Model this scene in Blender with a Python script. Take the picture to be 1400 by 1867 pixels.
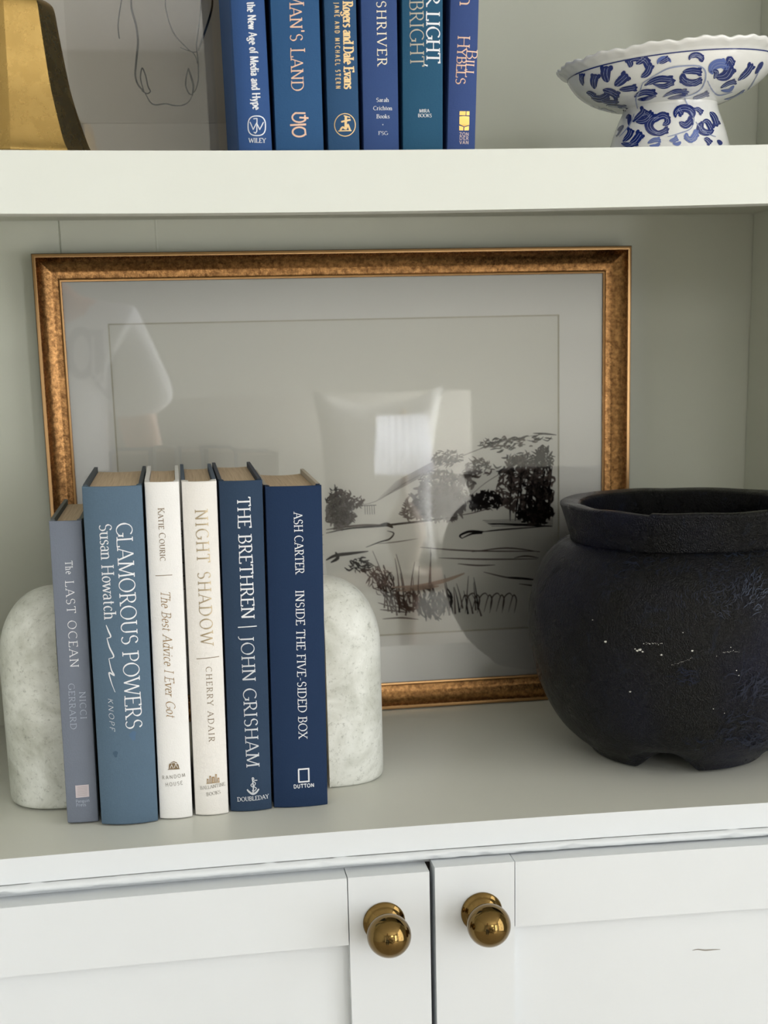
import bpy, bmesh, math, random
from mathutils import Vector, Matrix
random.seed(7)
PI = math.pi
for o in list(bpy.data.objects):
    bpy.data.objects.remove(o)
SC = bpy.context.scene
COL = SC.collection

# ------------------------------------------------------------------ camera
FPX, CX, CY = 2497.1, 700.0, 1200.0            # focal length and principal point for a 1400 x 1867 frame
CAM = Vector((-0.12850, -0.89930, 0.33060))
RIGHT = Vector((0.9885, -0.1496, -0.0227)).normalized()
DOWN = Vector((-0.0553, -0.2178, -0.9744))
FWD = Vector((0.1409, 0.9644, -0.2236)).normalized()
DOWN = FWD.cross(RIGHT).normalized()
RIGHT = DOWN.cross(FWD).normalized()
cam_d = bpy.data.cameras.new('camera')
cam = bpy.data.objects.new('camera', cam_d)
COL.objects.link(cam)
cam.matrix_world = Matrix(((RIGHT.x, -DOWN.x, -FWD.x, CAM.x), (RIGHT.y, -DOWN.y, -FWD.y, CAM.y),
                           (RIGHT.z, -DOWN.z, -FWD.z, CAM.z), (0, 0, 0, 1)))
cam_d.sensor_fit = 'VERTICAL'
cam_d.sensor_height = 36.0
cam_d.lens = FPX / 1867 * 36.0
cam_d.shift_y = (CY - 933.5) / 1867
cam_d.clip_start = 0.02
cam_d.dof.use_dof = True
cam_d.dof.focus_distance = 0.99
cam_d.dof.aperture_fstop = 10.0
SC.camera = cam

# ------------------------------------------------------------------ light and exposure
SC.view_settings.view_transform = 'Standard'
SC.view_settings.look = 'None'
SC.view_settings.gamma = 1.0
SC.view_settings.use_curve_mapping = False
SC.view_settings.exposure = -0.04
world = bpy.data.worlds.new('daylight')
SC.world = world
world.use_nodes = True
_bg = world.node_tree.nodes['Background']
_bg.inputs[0].default_value = (0.80, 0.90, 1.0, 1)
_bg.inputs[1].default_value = 1.6

def area(name, loc, target, sx, sy, power, color, spread=180):
    d = bpy.data.lights.new(name, 'AREA')
    d.shape = 'RECTANGLE'; d.size = sx; d.size_y = sy; d.energy = power; d.color = color; d.spread = math.radians(spread)
    o = bpy.data.objects.new(name, d); COL.objects.link(o)
    o.location = loc
    o.rotation_euler = (Vector(target) - Vector(loc)).to_track_quat('-Z', 'Y').to_euler()
    return o
area('window_daylight', (2.13, -1.65, 0.36), (0.0, -1.65, 0.36), 1.50, 2.30, 35, (0.99, 0.995, 1.0))
area('rear_side_fill', (2.13, -3.15, 0.36), (0.0, -3.05, 0.30), 1.20, 2.30, 105, (0.99, 0.995, 1.0), 100)  # added fill with no known source, brightens the sofa and far wall
area('far_left_fill', (-1.60, -4.12, 0.32), (-0.9, 0.0, 0.1), 1.15, 1.95, 4, (0.97, 0.99, 1.0))  # added fill from an invented glass door, lifts the niche interior
area('far_corner_fill', (1.93, -4.12, 0.30), (0.35, 0.3, 0.2), 0.40, 2.10, 27, (0.99, 0.995, 1.0))  # added fill kept clear of the glass reflection, reaches deep under the shelf
area('high_window_daylight', (0.62, -4.12, 1.18), (0.4, 0.0, 0.2), 0.8, 0.5, 10, (1.0, 0.97, 0.92))

# ------------------------------------------------------------------ helpers
def ray(u, v):
    return RIGHT * ((u - CX) / FPX) + DOWN * ((v - CY) / FPX) + FWD

def at(u, v, Y):
    """the point of the upright plane y = Y that stands at pixel u, v of the photograph"""
    d = ray(u, v)
    return CAM + d * ((Y - CAM.y) / d.y)

def at_plane(u, v, p0, n):
    d = ray(u, v)
    return CAM + d * ((p0 - CAM).dot(n) / d.dot(n))

def s2l(c):
    return tuple(((x / 255) / 12.92 if x / 255 <= 0.04045 else ((x / 255 + 0.055) / 1.055) ** 2.4) for x in c)

def tag(o, label=None, cat=None, group=None, kind=None):
    if label: o['label'] = label
    if cat: o['category'] = cat
    if group: o['group'] = group
    if kind: o['kind'] = kind
    return o

def empty(name, loc, label=None, cat=None, group=None, kind=None, rot=(0, 0, 0)):
    o = bpy.data.objects.new(name, None); COL.objects.link(o)
    o.location = loc; o.rotation_euler = rot; o.empty_display_size = 0.02
    return tag(o, label, cat, group, kind)

def mesh(name, vs, fs, mats, parent=None, smooth=False, mi=None, label=None):
    me = bpy.data.meshes.new(name)
    me.from_pydata([tuple(v) for v in vs], [], fs)
    me.update()
    return link(name, me, mats, parent, smooth, mi, label)

def link(name, me, mats, parent=None, smooth=False, mi=None, label=None):
    if not isinstance(mats, (list, tuple)): mats = [mats]
    for m in mats: me.materials.append(m)
    if mi is not None:
        for p, i in zip(me.polygons, mi): p.material_index = i
    if smooth:
        for p in me.polygons: p.use_smooth = True
    o = bpy.data.objects.new(name, me); COL.objects.link(o)
    if parent: o.parent = parent
    if label: o['label'] = label
    return o

def from_bm(name, bm, mats, parent=None, smooth=False, label=None):
    bmesh.ops.recalc_face_normals(bm, faces=bm.faces[:])
    me = bpy.data.meshes.new(name); bm.to_mesh(me); bm.free()
    return link(name, me, mats, parent, smooth, None, label)

def add_box(bm, x0, x1, y0, y1, z0, z1, bev=0.0, nx=1, seg=2):
    xs = [x0 + (x1 - x0) * i / nx for i in range(nx + 1)]
    V = [[bm.verts.new((x, y, z)) for (y, z) in ((y0, z0), (y1, z0), (y1, z1), (y0, z1))] for x in xs]
    fs = [bm.faces.new(V[0]), bm.faces.new(V[-1][::-1])]
    for i in range(nx):
        for k in range(4):
            fs.append(bm.faces.new((V[i][k], V[i + 1][k], V[i + 1][(k + 1) % 4], V[i][(k + 1) % 4])))
    if bev:
        es = set()
        for f in fs: es.update(f.edges)
        es = [e for e in es if len(e.link_faces) == 2 and e.calc_face_angle(0) > 0.5]
        bmesh.ops.recalc_face_normals(bm, faces=fs)
        es = [e for e in es if e.calc_face_angle(0) > 0.5]
        bmesh.ops.bevel(bm, geom=es, offset=bev, segments=seg, affect='EDGES', profile=0.5)

def box(name, x0, x1, y0, y1, z0, z1, mat, parent=None, bev=0.0, nx=1, smooth=False, label=None, warp=None):
    bm = bmesh.new(); add_box(bm, x0, x1, y0, y1, z0, z1, bev, nx)
    if warp:
        for v in bm.verts: v.co = warp(v.co)
    return from_bm(name, bm, mat, parent, smooth, label)

def lathe_pts(prof, n, fn=None):
    vs, fs = [], []
    for i, (r, z) in enumerate(prof):
        for k in range(n):
            a = 2 * PI * k / n
            p = Vector((r * math.cos(a), r * math.sin(a), z))
            vs.append(fn(p, a, i, r, z) if fn else p)
    for i in range(len(prof) - 1):
        for k in range(n):
            fs.append((i * n + k, i * n + (k + 1) % n, (i + 1) * n + (k + 1) % n, (i + 1) * n + k))
    return vs, fs

def lathe(name, prof, mat, parent=None, n=64, fn=None, smooth=True, label=None):
    vs, fs = lathe_pts(prof, n, fn)
    return mesh(name, vs, fs, mat, parent, smooth, None, label)

def smooth_line(pts, sub=6):
    """Catmull-Rom through points of any dimension"""
    if len(pts) < 3: return [tuple(p) for p in pts]
    P = [pts[0]] + list(pts) + [pts[-1]]
    out = []
    for i in range(1, len(P) - 2):
        for k in range(sub):
            t = k / sub
            out.append(tuple(0.5 * ((2 * b) + (-a + c) * t + (2 * a - 5 * b + 4 * c - d) * t * t + (-a + 3 * b - 3 * c + d) * t ** 3)
                             for a, b, c, d in zip(P[i - 1], P[i], P[i + 1], P[i + 2])))
    out.append(tuple(pts[-1]))
    return out

def prof_smooth(pts, sub=6):
    return smooth_line(pts, sub)

class Ink:
    """flat strokes collected in drawing coordinates, then laid on a surface as one mesh"""
    def __init__(self, maxseg=None): self.v = []; self.f = []; self.m = []; self.maxseg = maxseg
    def stroke(self, pts, w, mi=0, taper=None, cross=1):
        pts = [p for i, p in enumerate(pts) if i == 0 or (abs(p[0] - pts[i - 1][0]) + abs(p[1] - pts[i - 1][1])) > 1e-6]
        if self.maxseg and not isinstance(w, (list, tuple)):
            q = [pts[0]]
            for a, b in zip(pts, pts[1:]):
                k = max(1, math.ceil(math.hypot(b[0] - a[0], b[1] - a[1]) / self.maxseg))
                q += [(a[0] + (b[0] - a[0]) * i / k, a[1] + (b[1] - a[1]) * i / k) for i in range(1, k + 1)]
            pts = q
        n = len(pts)
        if n < 2: return
        base = len(self.v)
        for i in range(n):
            a = pts[max(0, i - 1)]; b = pts[min(n - 1, i + 1)]; p = pts[i]
            dx, dy = b[0] - a[0], b[1] - a[1]
            L = math.hypot(dx, dy) or 1
            nx_, ny_ = -dy / L, dx / L
            if callable(w): ww = w(dx / L, dy / L, i / (n - 1))
            elif isinstance(w, (list, tuple)): ww = w[i]
            else: ww = w
            sc = 1.0
            if 0 < i < n - 1:
                d1 = (p[0] - a[0], p[1] - a[1]); d2 = (b[0] - p[0], b[1] - p[1])
                l1 = math.hypot(*d1) or 1; l2 = math.hypot(*d2) or 1
                c = max(-1, min(1, (d1[0] * d2[0] + d1[1] * d2[1]) / l1 / l2))
                sc = min(1.6, 1 / max(0.3, math.cos(math.acos(c) / 2)))
            if taper: ww = ww * taper(i / (n - 1))
            for k in range(cross + 1):
                t = (k / cross - 0.5) * ww * sc
                self.v.append((p[0] + nx_ * t, p[1] + ny_ * t))
        c1 = cross + 1
        for i in range(n - 1):
            for k in range(cross):
                q = base + i * c1 + k
                self.f.append((q, q + 1, q + c1 + 1, q + c1)); self.m.append(mi)
    def poly(self, pts, mi=0):
        b = len(self.v); self.v += [tuple(p) for p in pts]
        self.f.append(tuple(range(b, b + len(pts)))); self.m.append(mi)
    def rect(self, x0, y0, x1, y1, mi=0): self.poly([(x0, y0), (x1, y0), (x1, y1), (x0, y1)], mi)
    def build(self, name, mats, place, parent, label=None, smooth=False):
        vs = [place(p) for p in self.v]
        return mesh(name, vs, self.f, mats, parent, smooth, self.m, label)

# ------------------------------------------------------------------ lettering: a drawn roman alphabet
def ar(cx, cy, rx, ry, a0, a1, n=10):
    return [(cx + rx * math.cos(math.radians(a0 + (a1 - a0) * i / n)), cy + ry * math.sin(math.radians(a0 + (a1 - a0) * i / n))) for i in range(n + 1)]
# glyph: (advance width, strokes, serif points)
G = {}
def g(ch, w, strokes, serifs=()): G[ch] = (w, strokes, serifs)
g(' ', .32, [])
g('A', .74, [[(.05, 0), (.36, 1)], [(.36, 1), (.69, 0)], [(.16, .34), (.57, .34)]], [(.05, 0), (.69, 0)])
g('B', .62, [[(.13, 0), (.13, 1)], [(.13, 1), (.3, 1)] + ar(.3, .765, .2, .235, 90, -90) + [(.13, .53)], [(.13, .53), (.33, .53)] + ar(.33, .265, .23, .265, 90, -90) + [(.13, 0)]], [(.1, 0), (.1, 1)])
g('C', .74, [ar(.42, .5, .36, .5, 48, 312, 18)], [])
g('D', .76, [[(.13, 0), (.13, 1)], [(.13, 1), (.3, 1)] + ar(.3, .5, .39, .5, 90, -90, 14) + [(.13, 0)]], [(.1, 0), (.1, 1)])
g('E', .58, [[(.13, 0), (.13, 1)], [(.13, 1), (.52, 1), (.52, .86)], [(.13, .52), (.43, .52)], [(.13, 0), (.54, 0), (.54, .15)]], [(.1, 0), (.1, 1)])
g('F', .54, [[(.13, 0), (.13, 1)], [(.13, 1), (.5, 1), (.5, .86)], [(.13, .52), (.41, .52)]], [(.13, 0), (.1, 1)])
g('G', .78, [ar(.42, .5, .36, .5, 48, 330, 18), [(.73, .42), (.73, .1)]], [(.69, .42)])
g('H', .78, [[(.13, 0), (.13, 1)], [(.65, 0), (.65, 1)], [(.13, .52), (.65, .52)]], [(.13, 0), (.13, 1), (.65, 0), (.65, 1)])
g('I', .3, [[(.15, 0), (.15, 1)]], [(.15, 0), (.15, 1)])
g('J', .36, [[(.22, 1), (.22, .05)] + ar(.05, .0, .17, .18, 0, -100, 6)], [(.22, 1)])
g('K', .68, [[(.13, 0), (.13, 1)], [(.58, 1), (.15, .46)], [(.27, .6), (.63, 0)]], [(.13, 0), (.13, 1), (.57, 1), (.62, 0)])
g('L', .56, [[(.13, 0), (.13, 1)], [(.13, 0), (.52, 0), (.52, .17)]], [(.13, 1), (.1, 0)])
g('M', .9, [[(.1, 0), (.15, 1)], [(.15, 1), (.45, .05)], [(.45, .05), (.75, 1)], [(.75, 1), (.8, 0)]], [(.1, 0), (.8, 0), (.12, 1), (.78, 1)])
g('N', .8, [[(.13, 0), (.13, 1)], [(.13, 1), (.67, 0)], [(.67, 0), (.67, 1)]], [(.13, 0), (.11, 1), (.67, 1)])
g('O', .82, [ar(.41, .5, .35, .5, 90, 450, 24)])
g('P', .58, [[(.13, 0), (.13, 1)], [(.13, 1), (.29, 1)] + ar(.29, .735, .23, .265, 90, -90) + [(.13, .47)]], [(.13, 0), (.1, 1)])
g('R', .66, [[(.13, 0), (.13, 1)], [(.13, 1), (.29, 1)] + ar(.29, .74, .22, .26, 90, -90) + [(.13, .48)], [(.3, .48), (.6, 0)]], [(.13, 0), (.1, 1), (.6, 0)])
g('S', .56, [[(.46, .84)] + ar(.28, .75, .19, .25, 40, 250, 12) + ar(.28, .25, .21, .26, 80, -140, 12)], [])
g('T', .66, [[(.33, 0), (.33, 1)], [(.05, .86), (.05, 1), (.61, 1), (.61, .86)]], [(.33, 0)])
g('U', .76, [[(.13, 1), (.13, .3)] + ar(.38, .3, .25, .3, 180, 360, 12) + [(.63, 1)]], [(.13, 1), (.63, 1)])
g('V', .72, [[(.05, 1), (.36, 0)], [(.36, 0), (.66, 1)]], [(.05, 1), (.66, 1)])
g('W', 1.0, [[(.04, 1), (.28, 0)], [(.28, 0), (.5, .95)], [(.5, .95), (.74, 0)], [(.74, 0), (.96, 1)]], [(.05, 1), (.95, 1)])
g('X', .7, [[(.06, 1), (.63, 0)], [(.62, 1), (.07, 0)]], [(.07, 1), (.61, 1), (.07, 0), (.62, 0)])
g('Y', .68, [[(.04, 1), (.34, .48)], [(.63, 1), (.34, .48)], [(.34, .48), (.34, 0)]], [(.05, 1), (.62, 1), (.34, 0)])
g('Z', .64, [[(.08, .87), (.08, 1), (.56, 1)], [(.56, 1), (.06, 0)], [(.06, 0), (.58, 0), (.58, .14)]])
g('a', .46, [[(.08, .52)] + ar(.22, .5, .13, .15, 150, 0, 8) + [(.35, .08), (.43, .02)], ar(.2, .18, .15, .18, 60, 330, 12)])
g('b', .54, [[(.1, 1), (.1, 0)], ar(.28, .33, .19, .33, 150, -150, 14)], [(.08, 1)])
g('c', .44, [ar(.25, .33, .18, .33, 45, 315, 14)])
g('d', .54, [[(.44, 1), (.44, 0)], ar(.26, .33, .19, .33, 30, 330, 14)], [(.4, 1), (.47, 0)])
g('e', .46, [[(.08, .36), (.4, .36)] + ar(.24, .33, .17, .33, 5, 315, 14)])
g('f', .32, [[(.14, 0), (.14, .8)] + ar(.26, .82, .12, .18, 180, 60, 6), [(.03, .64), (.28, .64)]], [(.14, 0)])
g('g', .48, [ar(.22, .42, .15, .22, 90, 450, 14), [(.12, .22), (.1, .1), (.3, .06), (.4, -.06)] + ar(.23, -.12, .18, .14, 10, -190, 10), [(.34, .58), (.45, .62)]])
g('h', .54, [[(.1, 0), (.1, 1)], [(.1, .45)] + ar(.27, .44, .16, .22, 150, 0, 8) + [(.43, 0)]], [(.1, 0), (.08, 1), (.43, 0)])
g('i', .26, [[(.13, 0), (.13, .64)], [(.13, .84), (.13, .94)]], [(.13, 0), (.11, .64)])
g('k', .52, [[(.1, 0), (.1, 1)], [(.42, .64), (.12, .3)], [(.2, .38), (.46, 0)]], [(.1, 0), (.08, 1), (.45, 0)])
g('l', .26, [[(.13, 0), (.13, 1)]], [(.13, 0), (.11, 1)])
g('m', .82, [[(.1, 0), (.1, .64)], [(.1, .45)] + ar(.26, .44, .15, .22, 150, 0, 8) + [(.41, 0)], [(.41, .45)] + ar(.57, .44, .15, .22, 150, 0, 8) + [(.72, 0)]], [(.1, 0), (.41, 0), (.72, 0)])
g('n', .54, [[(.1, 0), (.1, .64)], [(.1, .45)] + ar(.27, .44, .16, .22, 150, 0, 8) + [(.43, 0)]], [(.1, 0), (.08, .64), (.43, 0)])
g('o', .5, [ar(.25, .33, .19, .33, 90, 450, 18)])
g('p', .54, [[(.1, .64), (.1, -.3)], ar(.28, .33, .19, .33, 150, -150, 14)], [(.08, .64), (.1, -.3)])
g('r', .4, [[(.1, 0), (.1, .64)], [(.1, .42), (.2, .6), (.35, .62)]], [(.1, 0), (.08, .64)])
g('s', .4, [[(.33, .54)] + ar(.2, .5, .13, .16, 40, 250, 8) + ar(.2, .16, .14, .17, 80, -140, 8)])
g('t', .34, [[(.15, .86), (.15, .12)] + ar(.26, .12, .11, .12, 180, 290, 5), [(.04, .64), (.3, .64)]])
g('u', .54, [[(.1, .64), (.1, .2)] + ar(.26, .2, .16, .2, 180, 340, 8), [(.43, .64), (.43, 0)]], [(.08, .64), (.41, .64), (.46, 0)])
g('v', .5, [[(.05, .64), (.25, 0)], [(.25, 0), (.45, .64)]], [(.05, .64), (.45, .64)])
g('w', .74, [[(.04, .64), (.2, 0)], [(.2, 0), (.37, .62)], [(.37, .62), (.54, 0)], [(.54, 0), (.7, .64)]], [(.05, .64), (.69, .64)])
g('y', .5, [[(.05, .64), (.26, 0)], [(.45, .64), (.26, 0), (.17, -.22), (.06, -.26)]], [(.05, .64), (.45, .64)])
g("'", .2, [[(.1, 1), (.1, .76)]])
g('-', .36, [[(.05, .36), (.31, .36)]])
g(',', .24, [[(.12, .08), (.12, 0), (.06, -.16)]])
g('.', .22, [[(.11, 0), (.11, .1)]])

def write(ink, text, p0, p1, cap, serif=True, thick=.12, thin=.05, track=.04, slant=0.0, small=None, mi=0, mono=False):
    """text along the base line p0 -> p1 (photo pixels), stretched to end there; small: scale of lower-case turned small capitals"""
    items, x = [], 0.0
    for ch in text:
        s = 1.0
        if small and ch.islower(): ch, s = ch.upper(), small
        w, st, se = G[ch]
        items.append((x, s, st, se)); x += w * s + track
    total = x - track
    L = math.hypot(p1[0] - p0[0], p1[1] - p0[1])
    ax, ay = (p1[0] - p0[0]) / L, (p1[1] - p0[1]) / L
    ux, uy = ay, -ax                                   # letter tops: to the left of the writing direction on screen (y runs down)
    sx = L / total
    def P(x0, s, q):
        a = (x0 + q[0] * s + slant * q[1] * s) * sx; b = q[1] * s * cap
        return (p0[0] + ax * a + ux * b, p0[1] + ay * a + uy * b)
    T, t = thick * cap, thin * cap
    def wd(dx, dy, _):
        if mono: return T
        al = abs(dx * ux + dy * uy); ac = abs(dx * ax + dy * ay)
        f = al ** 1.3
        sgn = (dx * ux + dy * uy) * (dx * ax + dy * ay)
        if sgn > 0 and ac > .22: f *= .3
        return t + (T - t) * f
    for x0, s, st, se in items:
        for line in st:
            pl = [P(x0, s, q) for q in line]
            ink.stroke(pl, wd)
        if serif:
            for q in se:
                h = .11 + thick * .5
                up = .02 if q[1] < .3 else -.02
                ink.stroke([P(x0, s, (q[0] - h * cap / sx * .85, q[1] + up)), P(x0, s, (q[0] + h * cap / sx * .85, q[1] + up))], max(t, .055 * cap))

# ------------------------------------------------------------------ materials
class NT:
    def __init__(self, name):
        self.mat = bpy.data.materials.new(name); self.mat.use_nodes = True
        self.t = self.mat.node_tree; self.b = self.t.nodes['Principled BSDF']; self.out = self.t.nodes['Material Output']
        self._co = None
    def n(self, typ, **kw):
        x = self.t.nodes.new(typ)
        for k, v in kw.items(): setattr(x, k, v)
        return x
    def l(self, a, b): self.t.links.new(a, b)
    def co(self, scale=(1, 1, 1)):
        if not self._co: self._co = self.n('ShaderNodeTexCoord')
        m = self.n('ShaderNodeMapping'); m.inputs['Scale'].default_value = scale
        self.l(self._co.outputs['Object'], m.inputs[0]); return m.outputs[0]
    def noise(self, scale, detail=3, rough=.5, st=(1, 1, 1), dist=0.0):
        x = self.n('ShaderNodeTexNoise'); x.inputs['Scale'].default_value = scale; x.inputs['Detail'].default_value = detail
        x.inputs['Roughness'].default_value = rough; x.inputs['Distortion'].default_value = dist
        self.l(self.co(st), x.inputs['Vector']); return x.outputs['Fac']
    def ramp(self, fac, stops):
        r = self.n('ShaderNodeValToRGB'); e = r.color_ramp.elements
        while len(e) < len(stops): e.new(.5)
        for el, (p, c) in zip(e, stops):
            el.position = p; el.color = (*c, 1)
        self.l(fac, r.inputs[0]); return r.outputs[0]
    def mix(self, fac, a, b):
        m = self.n('ShaderNodeMix', data_type='RGBA')
        for s, v in ((m.inputs[0], fac), (m.inputs[6], a), (m.inputs[7], b)):
            if hasattr(v, 'links') or hasattr(v, 'is_linked'): self.l(v, s)
            elif isinstance(v, (int, float)): s.default_value = v
            else: s.default_value = (*v, 1)
        return m.outputs[2]
    def bump(self, h, strength, dist=.001):
        x = self.n('ShaderNodeBump'); x.inputs['Strength'].default_value = strength; x.inputs['Distance'].default_value = dist
        self.l(h, x.inputs['Height'])
        if self.b.inputs['Normal'].is_linked: self.l(self.b.inputs['Normal'].links[0].from_socket, x.inputs['Normal'])
        self.l(x.outputs[0], self.b.inputs['Normal']); return x
    def set(self, col=None, rough=None, metal=None, spec=None, coat=None):
        b = self.b.inputs
        if col is not None:
            if hasattr(col, 'is_linked'): self.l(col, b['Base Color'])
            else: b['Base Color'].default_value = (*col, 1)
        if rough is not None:
            if hasattr(rough, 'is_linked'): self.l(rough, b['Roughness'])
            else: b['Roughness'].default_value = rough
        if metal is not None: b['Metallic'].default_value = metal
        if spec is not None: b['Specular IOR Level'].default_value = spec
        if coat is not None: b['Coat Weight'].default_value = coat; b['Coat Roughness'].default_value = .05
        return self

def plain(name, rgb, rough=.6, metal=0.0, spec=.4):
    return NT(name).set(s2l(rgb), rough, metal, spec).mat

def painted(name, rgb, rough=.45, bump=.12, sc=260):
    m = NT(name); c = s2l(rgb)
    f = m.noise(9, 4)
    m.set(m.mix(f, tuple(x * .965 for x in c), tuple(min(1, x * 1.02) for x in c)), rough, 0, .35)
    m.bump(m.noise(sc, 3, .6, (.35, 1, 1)), bump, .0006)
    return m.mat

def cloth(name, rgb, amp=.16, rough=.85):
    m = NT(name); c = s2l(rgb)
    f = m.noise(1500, 2, .6, (1, .6, .35)); f2 = m.noise(1500, 2, .6, (.35, .6, 1)); f3 = m.noise(18, 3)
    a = m.mix(f, tuple(x * (1 - amp) for x in c), tuple(x * (1 + amp) for x in c))
    b = m.mix(f2, tuple(x * (1 - amp) for x in c), tuple(x * (1 + amp) for x in c))
    ab = m.mix(.5, a, b)
    dk = m.mix(f3, tuple(x * .86 for x in c), tuple(x * 1.12 for x in c))
    m.set(m.mix(.4, ab, dk), rough, 0, .25)
    m.bump(f, .25, .0004); m.bump(f2, .25, .0004)
    return m.mat

PAINT = painted('warm_white_paint', (221, 224, 217), .5)
WALLP = painted('warm_wall_paint', (216, 218, 205), .55, .16, 120)
TOP_TINT = painted('slab_top_light_tint', (216, 217, 208), .38, .10)  # same white paint as the slab front, tinted warm for its light
COOL = painted('white_cabinet_paint', (222, 226, 229), .42, .10)
ROOMW = plain('room_wall_paint', (178, 177, 168), .8)
CEILM = plain('ceiling_paint', (235, 234, 230), .9)
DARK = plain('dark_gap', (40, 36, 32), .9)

m = NT('oak_floor'); f = m.noise(3, 6, .6, (1, 9, 1))
m.set(m.ramp(f, [(.3, s2l((172, 162, 148))), (.7, s2l((204, 196, 182)))]), .5); FLOORM = m.mat

m = NT('page_edges'); f = m.noise(900, 2, .5, (1, .02, .02)); f2 = m.noise(30, 3)
m.set(m.mix(f, s2l((186, 160, 130)), s2l((228, 207, 178))), .85, 0, .2); m.bump(f, .5, .0005); PAGES = m.mat

m = NT('bookend_marble')
f = m.noise(22, 8, .62, dist=.6); f2 = m.noise(300, 5, .75); f3 = m.noise(60, 4, .6)
base = m.ramp(f, [(.30, s2l((172, 174, 162))), (.46, s2l((206, 208, 200))), (.58, s2l((226, 228, 222))), (.74, s2l((186, 188, 178)))])
spk = m.ramp(f2, [(.28, s2l((140, 142, 134))), (.45, (1, 1, 1)), (1, (1, 1, 1))])
mul = m.n('ShaderNodeMix', data_type='RGBA', blend_type='MULTIPLY'); mul.inputs[0].default_value = .6
m.l(base, mul.inputs[6]); m.l(spk, mul.inputs[7])
pit = m.ramp(m.noise(48, 3, .5), [(.20, s2l((98, 90, 76))), (.29, (1, 1, 1)), (1, (1, 1, 1))])
mul2 = m.n('ShaderNodeMix', data_type='RGBA', blend_type='MULTIPLY'); mul2.inputs[0].default_value = .8
m.l(mul.outputs[2], mul2.inputs[6]); m.l(pit, mul2.inputs[7])
m.set(mul2.outputs[2], .38, 0, .45); m.bump(f2, .12, .0006); MARBLE = m.mat

m = NT('gilded_wood'); f = m.noise(900, 4, .7); f2 = m.noise(40, 4, .6); f3 = m.noise(260, 4, .7)
m.set(m.mix(m.ramp(f3, [(.35, (0, 0, 0)), (.65, (1, 1, 1))]), m.mix(f2, s2l((100, 68, 40)), s2l((126, 90, 56))), s2l((186, 140, 90))), m.ramp(f, [(.3, (.16,) * 3), (.7, (.36,) * 3)]), 1.0)
m.bump(f3, .35, .0010); m.bump(f, .3, .0006); GILT = m.mat
m = NT('gilded_wood_edge'); m.set(s2l((190, 150, 104)), .3, 1.0); GILTEDGE = m.mat
FRAMEBACK = plain('dark_frame_side', (66, 50, 34), .6)

m = NT('polished_brass'); f = m.noise(60, 4, .6)
m.set(m.mix(f, s2l((104, 84, 48)), s2l((136, 111, 68))), .10, 1.0); m.bump(m.noise(30, 2), .03, .001); BRASS = m.mat
m = NT('aged_brass'); f = m.noise(70, 6, .7); f2 = m.noise(400, 4, .8)
sp = m.ramp(f2, [(.27, s2l((86, 66, 30))), (.34, s2l((176, 142, 78)))])
m.set(m.mix(.55, sp, m.mix(f, s2l((156, 128, 74)), s2l((190, 163, 106)))), m.ramp(f, [(.3, (.20,) * 3), (.7, (.34,) * 3)]), .93)
m.bump(f2, .05, .0006); OLDBRASS = m.mat

m = NT('glazed_porcelain'); f = m.noise(25, 3)
m.set(m.mix(f, s2l((226, 226, 222)), s2l((238, 238, 236))), .22, 0, .5, .5); PORC = m.mat
COBALT = NT('cobalt_glaze').set(s2l((22, 42, 112)), .22, 0, .5, .5).mat
COBALT2 = NT('pale_cobalt_glaze').set(s2l((92, 112, 176)), .22, 0, .5, .5).mat
COBALT3 = NT('thin_cobalt_glaze').set(s2l((150, 160, 192)), .22, 0, .5, .5).mat

m = NT('blackened_wood')
f = m.noise(26, 5, .6, dist=1.5); f2 = m.noise(170, 5, .7, (1, 1, .5), dist=2.5); f3 = m.noise(9, 3)
c = m.ramp(f3, [(.44, s2l((9, 9, 10))), (.70, s2l((13, 15, 36)))])
blot = m.ramp(m.noise(42, 6, .7, (1, 1, .6), 2.2), [(.58, (0, 0, 0)), (.84, (.5, .5, .5))])
m.set(m.mix(blot, c, s2l((46, 58, 84))), m.ramp(f, [(.35, (.24,) * 3), (.65, (.40,) * 3)]), 0, .22)
w = m.n('ShaderNodeTexWave'); w.inputs['Scale'].default_value = 95; w.inputs['Distortion'].default_value = 22; w.inputs['Detail'].default_value = 4
w.inputs['Detail Scale'].default_value = 1.6; w.inputs['Detail Roughness'].default_value = .65; m.l(m.co((1, 1, .9)), w.inputs['Vector'])
m.bump(w.outputs['Fac'], .6, .0012); m.bump(f2, .35, .0010); m.bump(f, .5, .0026)
POTM = m.mat
FLECK = plain('white_paint_fleck', (206, 206, 200), .7)
CRACK = plain('dark_crack', (8, 8, 9), .8)

def pane_mat():
    m = NT('picture_glass')
    tr = m.n('ShaderNodeBsdfTransparent'); gl = m.n('ShaderNodeBsdfGlossy'); gl.inputs['Roughness'].default_value = 0.0
    fr = m.n('ShaderNodeFresnel'); fr.inputs['IOR'].default_value = 2.1
    mx = m.n('ShaderNodeMixShader'); m.l(fr.outputs[0], mx.inputs[0]); m.l(tr.outputs[0], mx.inputs[1]); m.l(gl.outputs[0], mx.inputs[2])
    m.l(mx.outputs[0], m.out.inputs[0]); m.t.nodes.remove(m.b)
    return m.mat
GLASS = pane_mat()
MAT_B = plain('mat_board', (240, 239, 233), .9, 0, .15)
MATBEV = plain('mat_bevel', (204, 200, 182), .9)
PAPER = plain('drawing_paper', (236, 235, 226), .9, 0, .15)
GREYP = plain('grey_paper', (206, 200, 187), .9, 0, .1)
GREYM = plain('grey_mat_board', (216, 210, 198), .9, 0, .1)
CHAR = plain('charcoal', (38, 32, 31), .95, 0, .1)
SEPIA = plain('sepia_wash', (104, 92, 86), .95, 0, .1)
WASH = plain('grey_wash', (150, 143, 138), .95, 0, .1)
TAN = plain('tan_wash', (196, 176, 158), .95, 0, .1)
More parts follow.
